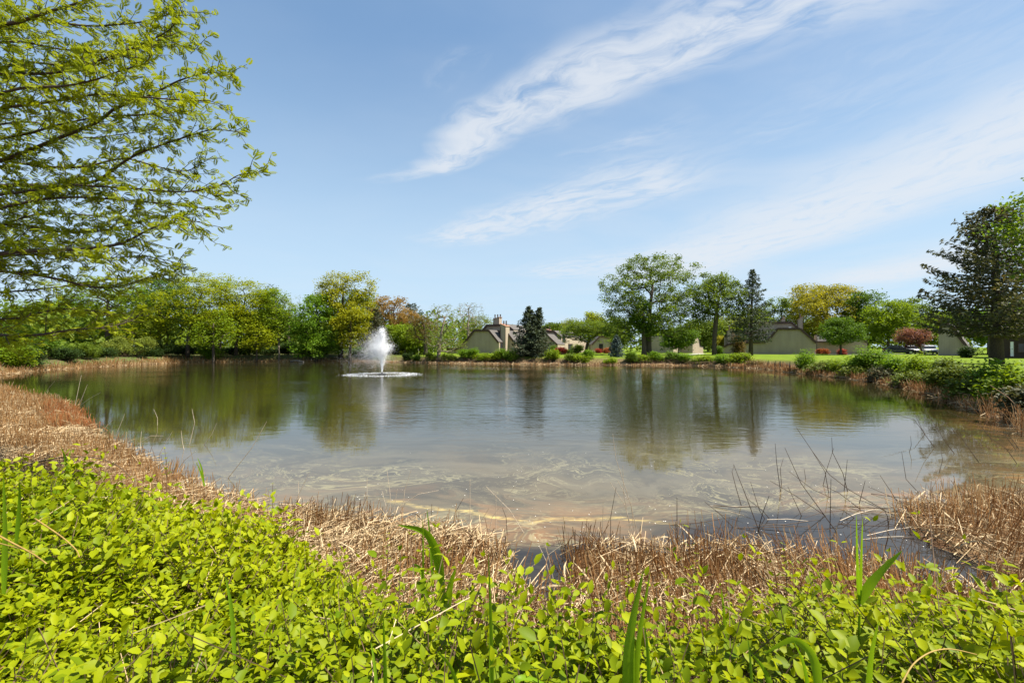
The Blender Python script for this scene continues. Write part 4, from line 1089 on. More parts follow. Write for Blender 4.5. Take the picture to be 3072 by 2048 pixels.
for (px, D, top, w, m, lb) in (
    (1680, 80, 1045, 30, 'leaf_red', 'round crimson shrub on lawn right of the double-topped spruce'),
    (1661, 82, 1040, 36, 'leaf_green', 'rounded green shrub behind the crimson shrub'),
    (1700, 84, 1052, 30, 'leaf_green', 'small green mound right behind the crimson shrub'),
    (1790, 100, 1048, 20, 'leaf_red', 'small dark red shrub behind the low spreading tree'),
    (1820, 98, 1046, 22, 'leaf_orange', 'orange-red flowering shrub left of the small blue-grey spruce'),
    (1727, 92, 1034, 40, 'leaf_lime', 'yellow-green shrub behind left side of the low spreading tree'),
    (2157, 86, 1041, 36, 'leaf_green', 'smooth round green shrub right behind the straight tree trunk'),
    (2213, 86, 1005, 48, 'leaf_brown', 'tall brownish shrub against the small gabled block'),
    (2458, 84, 1049, 18, 'leaf_orange', 'orange flowering shrub at the corner of the wide gable wall'),
    (2473, 84, 1049, 18, 'leaf_orange', 'orange flowering shrub farther along from the gable wall corner'),
    (2530, 86, 1050, 22, 'leaf_red', 'dark red shrub behind the young twin-stemmed tree'),
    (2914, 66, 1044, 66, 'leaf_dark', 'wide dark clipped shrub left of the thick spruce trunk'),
    (2168, 104, 1008, 60, 'leaf_gold', 'yellow-leaved bush between straight tree trunk and small gabled block'),
):
    n_ += 1
    shrub(lb, px, D, top, w, m, seed=n_, size=.2, lob=3)

# far-off woodland closing the horizon behind everything
rng = np.random.default_rng(77)
pos = []; r = []
for _ in range(330):
    a = math.radians(rng.uniform(-62, 62)); d = rng.uniform(128, 175)
    x, y = d * math.sin(a), d * math.cos(a)
    if y < 60: continue
    left = x < -12
    h = rng.uniform(8, 13) if left else rng.uniform(5.5, 8.5) + max(0, (x - 45) * .07)
    w = rng.uniform(3, 5); k = 150; dd = norm(rng.normal(size=(k, 3))) * rng.uniform(.3, 1, (k, 1)) ** .4
    pos.append(np.array([x, y, 1 + h * .5]) + dd * np.array([w, w, h * .5])); r.append(np.clip(rng.uniform(0, .7) + rng.uniform(0, .3, k), 0, 1))
# nearer thicket behind the left wood
for _ in range(110):
    x = rng.uniform(-105, -16); y = rng.uniform(88, 116) if x > -62 else rng.uniform(64, 110)
    h = rng.uniform(5, 9); w = rng.uniform(2.5, 4); k = 170; dd = norm(rng.normal(size=(k, 3))) * rng.uniform(.3, 1, (k, 1)) ** .4
    pos.append(np.array([x, y, 1 + h * .45]) + dd * np.array([w, w, h * .5])); r.append(np.clip(rng.uniform(0, .7) + rng.uniform(0, .3, k), 0, 1))
pos = np.concatenate(pos); r = np.concatenate(r)
X, Y, Z = frames(rng, len(pos), .35)
v, sz, ix, rr = template(QUAD[0], QUAD[1], pos, X, Y, Z, rng.uniform(.7, 1.4, len(pos)), None, r)
obj('woodland', new_mesh('woodland', v, sz, ix, M['leaf_mid'], rr), kind='stuff', label='far woodland closing the horizon behind houses and trees', category='woodland')

# driftwood
a_ = P(872, 1079, 76.5); b_ = P(912, 1083, 75.5)
b = MB(); b.tube([(0, 0, 0.1), ((b_.x - a_.x) * .5, (b_.y - a_.y) * .5, .22), (b_.x - a_.x, b_.y - a_.y, .02)], [.13, .11, .05], 7)
b.tube([((b_.x - a_.x) * .5, 0, .2), ((b_.x - a_.x) * .7, -.2, .5)], [.05, .02], 5)
obj('fallen_log', b.mesh('fallen_log', M['log'], True), loc=(a_.x, a_.y, max(gz(a_.x, a_.y), 0)), label='grey fallen log lying at water edge right of the left wood', category='log')
# ------------------------------------------------------------------ fountain
fc = P(1146, 1121, 41.3)
fr = thing('pond_fountain', 'tall white spraying fountain standing in the pond with a foam ring around it', 'fountain', (fc.x, fc.y, 0))
b = MB(); b.tube([(0, 0, -.25), (0, 0, .03), (0, 0, .08)], [.42, .42, .3], 16); obj('float', b.mesh('float', M['fount']), fr)
b = MB(); b.tube([(0, 0, .08), (0, 0, .24)], [.09, .06], 10); obj('nozzle', b.mesh('nozzle', M['fount']), fr)
rng = np.random.default_rng(5)
TET = ([(1, 0, -.7), (-1, 0, -.7), (0, 1, .7), (0, -1, .7)], [(0, 2, 1), (0, 1, 3), (0, 3, 2), (1, 2, 3)])


def drops(name, pos, size):
    N = len(pos); X, Y, Z = frames(rng, N, 0)
    v, sz, ix, r = template(TET[0], TET[1], pos, X, Y, Z, size, None, rng.uniform(0, 1, N))
    return obj(name, new_mesh(name, v, sz, ix, M['drop'], r), fr, kind='stuff')


def ballistic(n, vr, vz, g_=9.8, t0=0, t1=1.0, wind=(0, 0), jit=.03, az=None):
    a = rng.uniform(0, 2 * math.pi, n) if az is None else az
    V = rng.uniform(*vz, n); U = rng.uniform(*vr, n); tt = rng.uniform(t0, t1, n) * (2 * V / g_)
    p = np.stack([U * np.cos(a) * tt + wind[0] * tt ** 2, U * np.sin(a) * tt + wind[1] * tt ** 2, .2 + V * tt - g_ / 2 * tt ** 2], 1)
    p += rng.normal(size=p.shape) * jit * (1 + 4 * tt[:, None])
    return p[p[:, 2] > .03]

# centre plume to 4.1 m, outer cone to 2.6 m, mist that drifts left
drops('jet', ballistic(2400, (0.0, .26), (8.0, 8.85), t1=.56, jit=.03), .020)
drops('jet', ballistic(3000, (.95, 1.45), (6.3, 7.1), t1=.62, jit=.028), .018)
p = ballistic(20000, (.1, .85), (6.0, 8.3), t0=.25, t1=.90, wind=(-.42, .1), jit=.06); drops('spray', p, .0115)
p = ballistic(8000, (.4, 1.25), (5.8, 7.2), t0=.4, t1=1.0, wind=(-1.1, .3), jit=.14); drops('mist', p, .010)
nf = 1700
a = rng.uniform(0, 2 * math.pi, nf); rr = np.where(rng.uniform(size=nf) < .8, rng.normal(2.7, .42, nf), rng.uniform(1.4, 3.2, nf))
drops('foam_ring', np.stack([rr * np.cos(a), rr * np.sin(a), np.abs(rng.normal(0, .012, nf)) + .003], 1), rng.uniform(.008, .022, nf))

# ------------------------------------------------------------------ dead reeds
STICK = ([(1, 0, 0), (-.5, .87, 0), (-.5, -.87, 0), (1, 0, 1), (-.5, .87, 1), (-.5, -.87, 1)], [(0, 1, 4, 3), (1, 2, 5, 4), (2, 0, 3, 5)])


def sticks(rng, base, d, L, r, taper=.75):
    """thin three-sided stalks"""
    N = len(base); d = norm(d)
    ref = np.where(np.abs(d[:, 2:]) < .9, np.array([[0, 0, 1.0]]), np.array([[1.0, 0, 0]]))
    a = norm(np.cross(d, ref)); b = np.cross(d, a)
    r = np.broadcast_to(r, (N,)); L = np.broadcast_to(L, (N,))
    tv = np.array(STICK[0]); v = np.empty((N, 6, 3))
    bend = rng.normal(size=(N, 3)) * (L * .06)[:, None]
    for k in range(6):
        s = tv[k]; tp = taper if s[2] else 1
        v[:, k] = base + d * (L * s[2])[:, None] + bend * s[2] + (a * s[0] + b * s[1]) * (r * tp)[:, None]
    ix1 = np.array([i for f in STICK[1] for i in f])
    ix = (ix1[None] + (np.arange(N) * 6)[:, None]).ravel()
    return v.reshape(-1, 3), np.full(3 * N, 4), ix, np.repeat(rng.uniform(0, 1, N), 3)


def scatter(rng, n, xr, yr, f):
    """random land points kept with probability f(x,y,sw,sl)"""
    p = np.stack([rng.uniform(*xr, n), rng.uniform(*yr, n)], 1)
    vis = np.abs(p[:, 0]) < p[:, 1] * 1.22 + .6
    p = p[vis]
    z, sw, sl = land(p)
    k = rng.uniform(size=len(p)) < f(p[:, 0], p[:, 1], sw, sl)
    return p[k], np.maximum(z[k], -.05), sw[k], sl[k]


def bed(name, label, standing, lying, m1='reed', m2='straw', h=(.16, .42), lie=(.18, .6), r=(.0028, .0052), seed=0, hfun=None):
    rng = np.random.default_rng(300 + seed); V = []; S = []; I = []; R = []; off = 0
    p, z, sw, sl = standing; N = len(p)
    d = rng.normal(size=(N, 3)) * np.array([.17, .17, 0]) + np.array([0, 0, 1])
    d[:, 0] += .28 * vnoise(p, .9, 61) + .2 * vnoise(p, 3.1, 62); d[:, 1] += .26 * vnoise(p, .9, 63)
    broken = rng.uniform(size=N) < .10; d[broken] += rng.normal(size=(int(broken.sum()), 3)) * np.array([.9, .9, 0])
    cl = vnoise(p, 1.3, 21)
    L = rng.uniform(*h, N) * (1 + .35 * cl)
    if hfun is not None: L = L * hfun(p)
    rr = rng.uniform(*r, N) * np.maximum(1, p[:, 1] / 7.0) ** .8
    v1 = sticks(rng, np.column_stack([p, z - .04]), d, L, rr)
    o = obj(name, new_mesh(name, *v1[:3], M[m1], v1[3]), kind='stuff', label=label, category='dead reeds')
    p, z, sw, sl = lying; N = len(p)
    if N:
        a = rng.uniform(0, 2 * math.pi, N) * .75 + .4; d = np.stack([np.cos(a), np.sin(a), rng.normal(size=N) * .22], 1)
        L = rng.uniform(*lie, N)
        rr = rng.uniform(*r, N) * 1.05 * np.maximum(1, p[:, 1] / 7.0) ** .8
        base = np.column_stack([p, z + np.abs(rng.normal(size=N)) * .07 + .01]) - d * (L * .5)[:, None]
        base[:, 2] = np.maximum(base[:, 2], z - .02)
        v2 = sticks(rng, base, d, L, rr, .9)
        obj('fallen_stalks', new_mesh('fallen_stalks', *v2[:3], M[m2], v2[3]), o, kind='stuff')
    return o


rng = np.random.default_rng(31)
patch = lambda x, y, s=1.4, k=9: vnoise(np.stack([x, y], 1), s, k)
edge = lambda sw, a=-.25, b=.15: sm(sw, a, b)
# middle of the near shore
fm = lambda x, y, sw, sl: edge(sw, -.12, .12) * (sl < .9) * (y < 9) * np.clip(.75 + patch(x, y) * .9, .12, 1)
fl = lambda x, y, sw, sl: (sw > -.02) * (sl < .8) * (y < 9) * np.clip(.62 - patch(x, y) * .9, .05, 1)
bed('dead_reed_bed', 'brown stubble of dead reeds along the middle of the near shore', scatter(rng, 13000, (-3.4, 4.6), (3.1, 7.4), fm), scatter(rng, 11500, (-3.4, 4.8), (3.1, 7.4), fl), seed=1)
# right hand bed beyond the dark pool
fr_ = lambda x, y, sw, sl: edge(sw, -.25, .1) * (sl < .7) * np.clip(.85 + patch(x, y, 1.1) * .7, .1, 1)
fl_ = lambda x, y, sw, sl: (sw > -.05) * (sl < .7) * np.clip(.55 - patch(x, y, 1.1) * .9, .05, 1)
bed('dead_reed_bed', 'russet brown dead reed bed at right beyond the dark pool', scatter(rng, 11000, (4.6, 11), (3.3, 10.5), fr_), scatter(rng, 15000, (4.6, 11), (3.3, 10.5), fl_), seed=2, h=(.18, .46))
# left bed
fL = lambda x, y, sw, sl: edge(sw, -.35, .25) * (sl < .8) * np.clip(.8 + patch(x, y, .8) * .6, .15, 1) * np.clip(1.25 - y / 38, .3, 1)
fLl = lambda x, y, sw, sl: (sw > 0) * (sl < .9) * np.clip(.6 - patch(x, y, .8) * .6, .1, 1)
bed('dead_reed_bed', 'straw coloured dead reed bed spreading along the left near shore', scatter(rng, 62000, (-22, -2.4), (5.0, 21), fL), scatter(rng, 42000, (-22, -2.4), (5.0, 21), fLl), 'reed_left', 'straw', seed=3, h=(.14, .36))
fL2 = lambda x, y, sw, sl: edge(sw, -.6, .3) * (sl < 1.2)
bed('dead_reed_bed', 'tawny reed stubble on the far left spit beside the narrow water', scatter(rng, 26000, (-40, -17), (15, 33), fL2), scatter(rng, 9000, (-40, -17), (15, 33), lambda x, y, sw, sl: (sw > 0) * (sl < 1.2) * .8), 'reed_left', 'straw', seed=4, h=(.2, .5))
p_ = scatter(rng, 5000, (-19, -11), (13.5, 19), lambda x, y, sw, sl: edge(sw, -.5, .0) * (sw < .75))
bed('rusty_reed_fringe', 'rusty orange reed stubble at the wet left edge', p_, (p_[0][:0],) + p_[1:], 'reed_rust', 'straw', seed=5, h=(.15, .4))
# strips along the banks
def along(n, f, wid, xr, yr):
    return scatter(rng, n, xr, yr, lambda x, y, sw, sl: (sw > -.12) * (sw < wid) * f)
bed('reed_strip', 'brown dead reed strip along the right bank', along(80000, 1, 1.9, (11, 31), (10.5, 56)), along(16000, 1, 1.3, (11, 31), (10.5, 56)), 'reed', 'straw', seed=6, h=(.22, .55), lie=(.3, .9), hfun=lambda p: 1 + .35 * sm(p[:, 1], 30, 12))
bed('reed_strip', 'pale dead reed strip along the far bank', along(34000, 1, .95, (-24, 29), (50, 80)), along(14000, 1, .9, (-24, 29), (50, 80)), 'reed_left', 'straw', seed=7, h=(.12, .34), lie=(.3, .9))
bed('reed_strip', 'tawny dead reed strip under the left wood', along(42000, 1, 2.0, (-58, -24), (34, 82)), along(8000, 1, 1.4, (-58, -24), (34, 82)), 'reed_left', 'straw', seed=8, h=(.25, .7), hfun=lambda p: 1.0 - .5 * sm(p[:, 0], -50, -44))
RIB = ([(0, -.5, 0), (0, .5, 0), (.33, -.5, .16), (.33, .5, .2), (.7, -.4, .12), (.7, .4, .2), (1, 0, -.1)], [(0, 2, 3, 1), (2, 4, 5, 3), (4, 6, 5)])
p_ = scatter(rng, 5200, (-6, 9), (3.2, 9), lambda x, y, sw, sl: (sw > -.02) * (sl < .6) * np.clip(.45 - patch(x, y) * .8, .03, 1))
N = len(p_[0]); X, Y, Z = frames(rng, N, .8); X[:, 2] += rng.normal(.15, .35, N); X = norm(X); Y = norm(np.cross(Z, X)); Z = np.cross(X, Y)
Ls = rng.uniform(.12, .34, N)
v_, sz_, ix_, r_ = template([(x, y * .055, z * .45) for x, y, z in RIB[0]], RIB[1], np.column_stack([p_[0], p_[1] + rng.uniform(.02, .12, N)]), X, Y, Z, Ls, None, rng.uniform(0, 1, N))
obj('dry_reed_leaves', new_mesh('dry_reed_leaves', v_, sz_, ix_, M['straw'], r_), kind='stuff', label='curled pale dry reed leaves littering the brown near-shore stubble', category='dead leaves')
# brown dead brush hanging on the far bank face
p_ = scatter(rng, 15000, (-12, 28), (50, 72), lambda x, y, sw, sl: (sl > .05) * (sl < 1.3) * np.clip(.5 + patch(x, y, .3) * 1.0, 0, 1))
rb = np.random.default_rng(8); N = len(p_[0]); d = rb.normal(size=(N, 3)) * np.array([.8, .5, .4]) + np.array([0, -.4, .35])
v_ = sticks(rb, np.column_stack([p_[0], p_[1]]), d, rb.uniform(.3, .9, N), rb.uniform(.012, .022, N))
obj('bank_brush', new_mesh('bank_brush', *v_[:3], M['brush'], v_[3]), kind='stuff', label='tangled dead brush hanging on the far bank face', category='dead brush')

# single stalks that stand clear of the stubble (photo pixels, foot last)
def stalk(pts, r, m, label, group, dj=0.0, droopD=0.0):
    bx, by = pts[-1]
    dr = pxdir(bx, by); D = min((CAMZ - .03) / -dr.z, 30)
    foot = P(bx, by, D); n = len(pts)
    w = [P(x, y, D + dj * (n - 1 - i) / max(1, n - 1)) - foot for i, (x, y) in enumerate(pts)][::-1]
    w[0] = w[0] + Vector((0, 0, -.12))
    # smooth
    q = [np.array(w[0])]
    for a, c in zip(w[:-1], w[1:]):
        q += [np.array(a.lerp(c, .5)), np.array(c)]
    b = MB(); b.tube(q, np.linspace(r, r * .45, len(q)), 5)
    o = obj('dead_reed_stalk', b.mesh('dead_reed_stalk', M[m]), loc=foot, label=label, category='reed stalk')
    if group: o['group'] = group
    return o

def T(ox, oy, s, *pts): return [(ox + x / s, oy + y / s) for x, y in pts]
GL = 'pale stalks over the left shallows'; GM = 'thin stalks over the middle shore'; GR = 'dark stalks over the right shallows'
stalk([(800, 1264), (757, 1341), (673, 1429)], .008, 'stalk', 'longest pale stalk leaning right over the water at left', None)
stalk([(244, 1125), (226, 1211), (224, 1214)], .012, 'stalk', 'tall curved pale stalk standing at tip of the left reed bed', None)
stalk([(262, 1153), (245, 1196), (231, 1211)], .011, 'stalk', 'shorter curved pale stalk beside the tall one at left reed tip', None)
stalk([(576, 1226), (584, 1268), (566, 1330)], .007, 'stalk', 'hook-topped pale stalk in shallow water left of the longest leaning one', None)
stalk([(928, 1417), (880, 1495)], .006, 'stalk', 'pale straight stalk leaning right just right of the bright green sprig', None)
stalk([(1838, 1300), (1848, 1376), (1893, 1514), (1924, 1621)], .006, 'stalk', 'tallest thin pale stalk leaning left in the middle shore cluster', None)
stalk([(1410, 1436), (1410, 1606)], .006, 'stalk', 'tall vertical pale stalk left of the shore gap', None)
stalk([(1549, 1453), (1476, 1552), (1466, 1580)], .005, 'stalk', 'pale stalk leaning right, crossing another above the shore gap', None)
stalk([(1459, 1459), (1530, 1530), (1583, 1590)], .005, 'stalk', 'pale stalk leaning left, crossing another above the shore gap', None)
stalk([(2031, 1491), (2031, 1554)], .007, 'stalk_dark', 'short dark stalk with side twigs standing alone in the water', None)
for pts, m in ((T(700, 1300, 2.614, (1205, 290), (1230, 480), (1228, 640)), 'stalk'), (T(700, 1300, 2.614, (1395, 285), (1345, 440), (1322, 560)), 'stalk'), (T(700, 1300, 2.614, (1050, 345), (1045, 640)), 'stalk'),
               (T(700, 1300, 2.614, (1165, 450), (1195, 560), (1200, 640)), 'stalk'), (T(700, 1300, 2.614, (1610, 445), (1450, 475), (1350, 540), (1270, 640)), 'stalk'), (T(1400, 1300, 2.614, (1125, 380), (1240, 560), (1330, 800)), 'stalk'),
               (T(1400, 1300, 2.614, (230, 460), (230, 740)), 'stalk'), (T(1400, 1300, 2.614, (1172, 420), (1130, 650), (1128, 830)), 'stalk_dark'), (T(1400, 1300, 2.614, (1070, 530), (1065, 790)), 'stalk'),
               (T(1400, 1300, 2.614, (280, 580), (310, 660), (322, 790)), 'stalk_dark'), (T(1400, 1300, 2.614, (1180, 360), (1290, 560), (1330, 830)), 'stalk'), (T(1400, 1300, 2.614, (1225, 250), (1230, 460), (1300, 780)), 'stalk'),
               (T(1400, 1300, 2.614, (555, 855), (620, 990), (680, 1150)), 'stalk'), (T(1400, 1300, 2.614, (610, 850), (650, 1000), (700, 1160)), 'stalk'), (T(1400, 1300, 2.614, (750, 870), (640, 950), (560, 1180)), 'stalk'),
               (T(700, 1300, 2.614, (510, 375), (512, 470)), 'stalk'), (T(700, 1300, 2.614, (1285, 435), (1250, 600)), 'stalk'), (T(700, 1300, 2.614, (1805, 505), (1740, 620), (1700, 780)), 'stalk_dark')):
    stalk(pts, .0055, m, 'thin dead stalk rising among others above the brown stubble of the middle shore', GM)
for pts in (T(0, 1100, 2.614, (980, 365), (950, 440), (910, 500)), T(0, 1100, 2.614, (1350, 510), (1290, 610), (1230, 690)), T(0, 1100, 2.614, (1700, 440), (1660, 530), (1580, 600)), T(0, 1100, 2.614, (1535, 660), (1450, 730), (1380, 780)),
            T(0, 1100, 2.614, (430, 110), (380, 170), (340, 215)), T(0, 1100, 2.614, (790, 200), (700, 250), (610, 295)), T(0, 1100, 2.614, (1205, 330), (1235, 400), (1235, 450)), T(0, 1100, 2.614, (1280, 540), (1180, 540), (1040, 600)), T(0, 1100, 2.614, (1420, 500), (1430, 590), (1450, 640)),
            T(0, 1100, 2.614, (885, 415), (830, 470), (800, 480)), T(0, 1100, 2.614, (1110, 505), (1100, 600), (1105, 640)), T(0, 1100, 2.614, (165, 130), (110, 180), (60, 200))):
    stalk(pts, .007, 'stalk', 'thin pale dead stalk leaning over the shallows of the left shore', GL)
R4 = lambda *p: T(2100, 1200, 2.24, *p)
stalk(R4((645, 180), (760, 350), (870, 500), (1000, 600), (1300, 720)), .006, 'stalk_dark', 'longest dark arching stalk over the right shallows', None, dj=-.5)
for i, pts in enumerate((R4((885, 250), (890, 350), (960, 490), (1000, 600)), R4((505, 290), (515, 420), (545, 600)), R4((570, 320), (680, 560), (950, 870)), R4((225, 430), (300, 620), (440, 930)),
            R4((1355, 345), (1385, 530), (1500, 610)), R4((1210, 505), (1280, 610), (1350, 670)), R4((880, 530), (872, 860)), R4((340, 550), (400, 740), (460, 780)), R4((740, 320), (840, 480), (870, 610)), R4((900, 320), (850, 470), (820, 560)),
            R4((990, 400), (965, 590)), R4((470, 540), (640, 640), (900, 760)), R4((590, 580), (700, 760)), R4((600, 480), (760, 600), (960, 640)), R4((230, 440), (215, 480), (240, 580), (290, 700)), R4((465, 640), (420, 760), (380, 860)),
            R4((1110, 540), (1060, 680)), R4((1415, 240), (1420, 300), (1400, 340)), R4((700, 460), (715, 520)), R4((560, 390), (540, 460), (550, 560)), R4((30, 680), (130, 760), (260, 830)), R4((1130, 580), (1270, 640), (1480, 700)),
            R4((1000, 640), (1150, 700), (1400, 760)), R4((820, 570), (930, 620), (1130, 720)), R4((1620, 340), (1630, 400), (1600, 480)), R4((700, 790), (800, 760), (960, 740), (1090, 770)), R4((1240, 740), (1260, 780), (1270, 830)), R4((310, 655), (420, 740), (500, 780)))):
    stalk(pts, .0062, 'stalk_dark', 'thin dark dead stalk bent over the dark shallows at right', GR, dj=-.25 + (i % 5) * .1)
rng = np.random.default_rng(91)
for i in range(22):   # fallen stalks lying across the dark shallows
    x = rng.uniform(2.2, 6.6); y = 5.5 + rng.uniform(0, 1.5) + .12 * (x - 2.2); L = rng.uniform(.4, 1.1); a = rng.normal(-.35, .35)
    d = np.array([math.cos(a), math.sin(a), rng.uniform(-.02, .1)]); b = MB()
    b.tube([-d * L / 2, np.array([0, 0, .03]), d * L / 2 + np.array([0, 0, rng.uniform(0, .12)])], [.005, .0055, .003], 4)
    obj('fallen_reed', b.mesh('fallen_reed', M['stalk_dark' if i % 3 else 'stalk']), loc=(x, y, .02), label='dead reed stalk lying across the dark shallows at right', category='reed stalk', group='fallen stalks across the right shallows')
for i in range(9):
    px, py = rng.uniform(2780, 3072), rng.uniform(1290, 1420); D = (CAMZ - .03) / -pxdir(px, py).z
    stalk([(px - rng.uniform(60, 160), py - rng.uniform(60, 150)), (px - 40, py - 40), (px, py)], .008, 'stalk_dark', 'arching brown stalk leaning from the right bank out over shaded water', 'stalks leaning from the right bank')

ORD = 'first second third fourth fifth sixth seventh eighth ninth tenth eleventh twelfth thirteenth fourteenth fifteenth sixteenth seventeenth eighteenth nineteenth twentieth'.split()
ORD += ['twenty-' + w for w in ORD[:9]]
for grp, kind_ in (('fallen stalks across the right shallows', 'dead stalks lying across the dark right shallows'), (GL, 'thin pale stalks leaning over the left shallows'), (GM, 'thin stalks rising above the middle shore stubble'), (GR, 'dark stalks bent over the right shallows'), ('stalks leaning from the right bank', 'brown stalks leaning out from the right bank'), ('row of dark stakes at the far water edge', 'dark stakes in the row at far water edge')):
    mem = sorted((o for o in COL.objects if o.get('group') == grp), key=lambda o: o.location.x / o.location.y)
    for i, o in enumerate(mem):
        o['label'] = (ORD[i] + ' from the left' if i < len(mem) - 1 else 'rightmost') + ' of the ' + kind_

# petals floating on the film
rng = np.random.default_rng(17)
p = np.stack([rng.uniform(-3, 7, 900), rng.uniform(5.6, 11, 900)], 1); sw = sdist(p, WATER)
p = p[(sw < -.15) & (rng.uniform(size=900) < .6 * np.exp(-np.maximum(0, -sw - .3) / 1.6))]
X, Y, Z = frames(rng, len(p), 6)
v, sz, ix, r = template(QUAD[0], QUAD[1], np.column_stack([p, np.full(len(p), .006)]), X, Y, Z, rng.uniform(.010, .026, len(p)), None, rng.uniform(0, 1, len(p)))
obj('floating_petals', new_mesh('floating_petals', v, sz, ix, M['petal'], r), kind='stuff', label='pale specks of petals floating on the near water', category='petals')

# ------------------------------------------------------------------ honey locust reaching in at upper left
TX, TY = -12.0, 8.2
tb = Vector((TX, TY, gz(TX, TY)))
loc_t = thing('honey_locust_tree', 'overhanging yellow-green feathery-leaved tree reaching in from the upper left', 'tree', tb)
rng = np.random.default_rng(44)
wood = MB()
tpts = [(TX, TY, tb.z - .3), (TX + .1, TY, 3.0), (TX + .05, TY + .1, 6.0), (TX - .1, TY, 9.0), (TX, TY, 12.0)]
wood.tube(np.array(tpts) - np.array(tb), [.34, .26, .21, .15, .06], 9)
LIMBS = []
for D0, D1, pts in (
    (7.8, 7.2, [(-60, 500), (50, 467), (178, 413), (296, 367), (347, 321), (439, 295), (535, 240), (640, 212), (705, 238)]),
    (7.2, 6.5, [(-60, 90), (60, 66), (107, 48), (207, 18), (300, -10), (400, -40)]),
    (8.0, 8.4, [(-60, 85), (110, 52), (250, 82), (420, 70), (540, 35), (590, 38)]),
    (7.4, 6.8, [(-60, 240), (60, 180), (230, 205), (390, 150), (520, 90), (545, 20)]),
    (7.0, 7.6, [(-60, 215), (120, 225), (265, 205), (400, 150), (480, 120), (540, 95)]),
    (8.2, 8.8, [(-60, 130), (70, 124), (180, 150), (330, 160), (440, 135), (600, 146)]),
    (6.8, 6.4, [(-60, 330), (130, 310), (290, 280), (420, 290), (520, 300), (632, 303)]),
    (7.6, 8.0, [(-60, 425), (80, 403), (165, 377), (290, 350), (420, 345), (500, 340), (580, 330)]),
    (8.4, 7.8, [(-60, 560), (60, 555), (170, 562), (290, 548), (390, 470), (480, 436), (560, 410), (640, 385), (722, 398)]),
    (7.5, 7.0, [(-60, 590), (80, 575), (220, 555), (340, 562), (430, 568), (560, 578), (660, 560), (720, 520), (775, 520)]),
    (8.0, 8.6, [(-60, 470), (120, 500), (250, 505), (370, 470), (470, 500), (560, 520), (640, 468)]),
    (7.2, 7.8, [(-60, 640), (100, 600), (230, 590), (360, 600), (480, 610), (580, 620), (668, 632)]),
    (8.6, 8.0, [(-60, 680), (60, 670), (180, 700), (330, 690), (430, 660), (530, 640), (614, 704)]),
    (7.0, 6.6, [(-60, 765), (100, 752), (255, 748), (370, 732), (440, 690), (520, 660), (600, 665)]),
    (7.8, 8.4, [(-60, 775), (120, 760), (230, 765), (330, 775), (430, 765), (540, 790)]),
    (7.4, 7.9, [(-60, 808), (90, 822), (187, 839), (272, 863), (357, 863), (416, 841), (501, 822), (553, 800)]),
    (8.8, 9.2, [(-60, 880), (80, 872), (200, 858), (300, 842), (400, 830)]),
    (7.0, 7.4, [(-60, 1003), (110, 1007), (212, 988), (323, 984), (382, 967), (430, 942)]),
    (8.4, 8.0, [(-60, 960), (60, 955), (150, 930), (240, 925), (330, 945)]),
    (9.0, 9.6, [(-60, 700), (100, 640), (220, 640), (330, 655), (460, 640)]),
    (6.6, 6.2, [(-60, 300), (70, 260), (180, 262), (290, 240), (380, 205), (450, 190)]),
    (9.2, 9.8, [(-60, 380), (110, 360), (240, 420), (390, 400), (480, 385)]),
    (9.0, 9.4, [(-60, 740), (90, 716), (210, 730), (320, 720)]),
):
    LIMBS.append(np.array([P(x, y, D0 + (D1 - D0) * i / (len(pts) - 1)) for i, (x, y) in enumerate(pts)]))
LP = []; LD = []                 # leaf positions, directions
for li, q in enumerate(LIMBS):
    z0 = max(2.2, q[0][2] - 1.3)
    st = np.array([TX, TY, z0])
    q = np.vstack([st, (st * .5 + q[0] * .5) + np.array([0, 0, .12]), q])
    t = np.linspace(0, len(q) - 1, (len(q) - 1) * 4 + 1)
    q = np.stack([np.interp(t, range(len(q)), q[:, c]) for c in range(3)], 1)
    for _ in range(2): q[1:-1] = (q[:-2] + 2 * q[1:-1] + q[2:]) / 4
    r0 = .046 if li in (0, 1, 8, 13) else .03
    wood.tube(q - np.array(tb), np.linspace(r0, .005, len(q)), 5, cap=False)
    seg = np.linalg.norm(np.diff(q, axis=0), axis=1); cum = np.concatenate([[0], np.cumsum(seg)]); L = cum[-1]
    s = 1.6 + rng.uniform(0, .3)
    while s < L:
        c = np.array([np.interp(s, cum, q[:, k]) for k in range(3)])
        d = norm(np.array([np.interp(min(L, s + .15), cum, q[:, k]) for k in range(3)]) - np.array([np.interp(s - .15, cum, q[:, k]) for k in range(3)]))
        side = norm(np.cross(d, rng.normal(size=3) * np.array([.8, .8, 1.0])))
        ang = rng.uniform(.35, 1.0); tl = rng.uniform(.35, .95) * (1 - .45 * s / L)
        dd = norm(d * math.cos(ang) + side * math.sin(ang) + np.array([0, 0, .08]))
        e = c + dd * tl + np.array([0, 0, rng.normal() * .06]); mid = (c + e) / 2 + rng.normal(size=3) * .05
        wood.tube(np.array([c, mid, e]) - np.array(tb), [.007, .0055, .003], 3, cap=False)
        m = int(tl / .058) + 2
        u = np.linspace(.12, 1, m)[:, None]
        LP.append(np.where(u < .5, c + (mid - c) * u * 2, mid + (e - mid) * (u * 2 - 1))); LD.append(np.repeat(dd[None], m, 0))
        s += rng.uniform(.05, .125)
    m = 26; u = np.linspace(.45, 1, m)
    LP.append(np.stack([np.interp(u * L, cum, q[:, k]) for k in range(3)], 1)); LD.append(np.repeat(norm(q[-1] - q[-4])[None], m, 0))
obj('trunk', wood.mesh('trunk', M['bark_locust'], True), loc_t)
LP = np.concatenate(LP); LD = np.concatenate(LD)
N = len(LP)
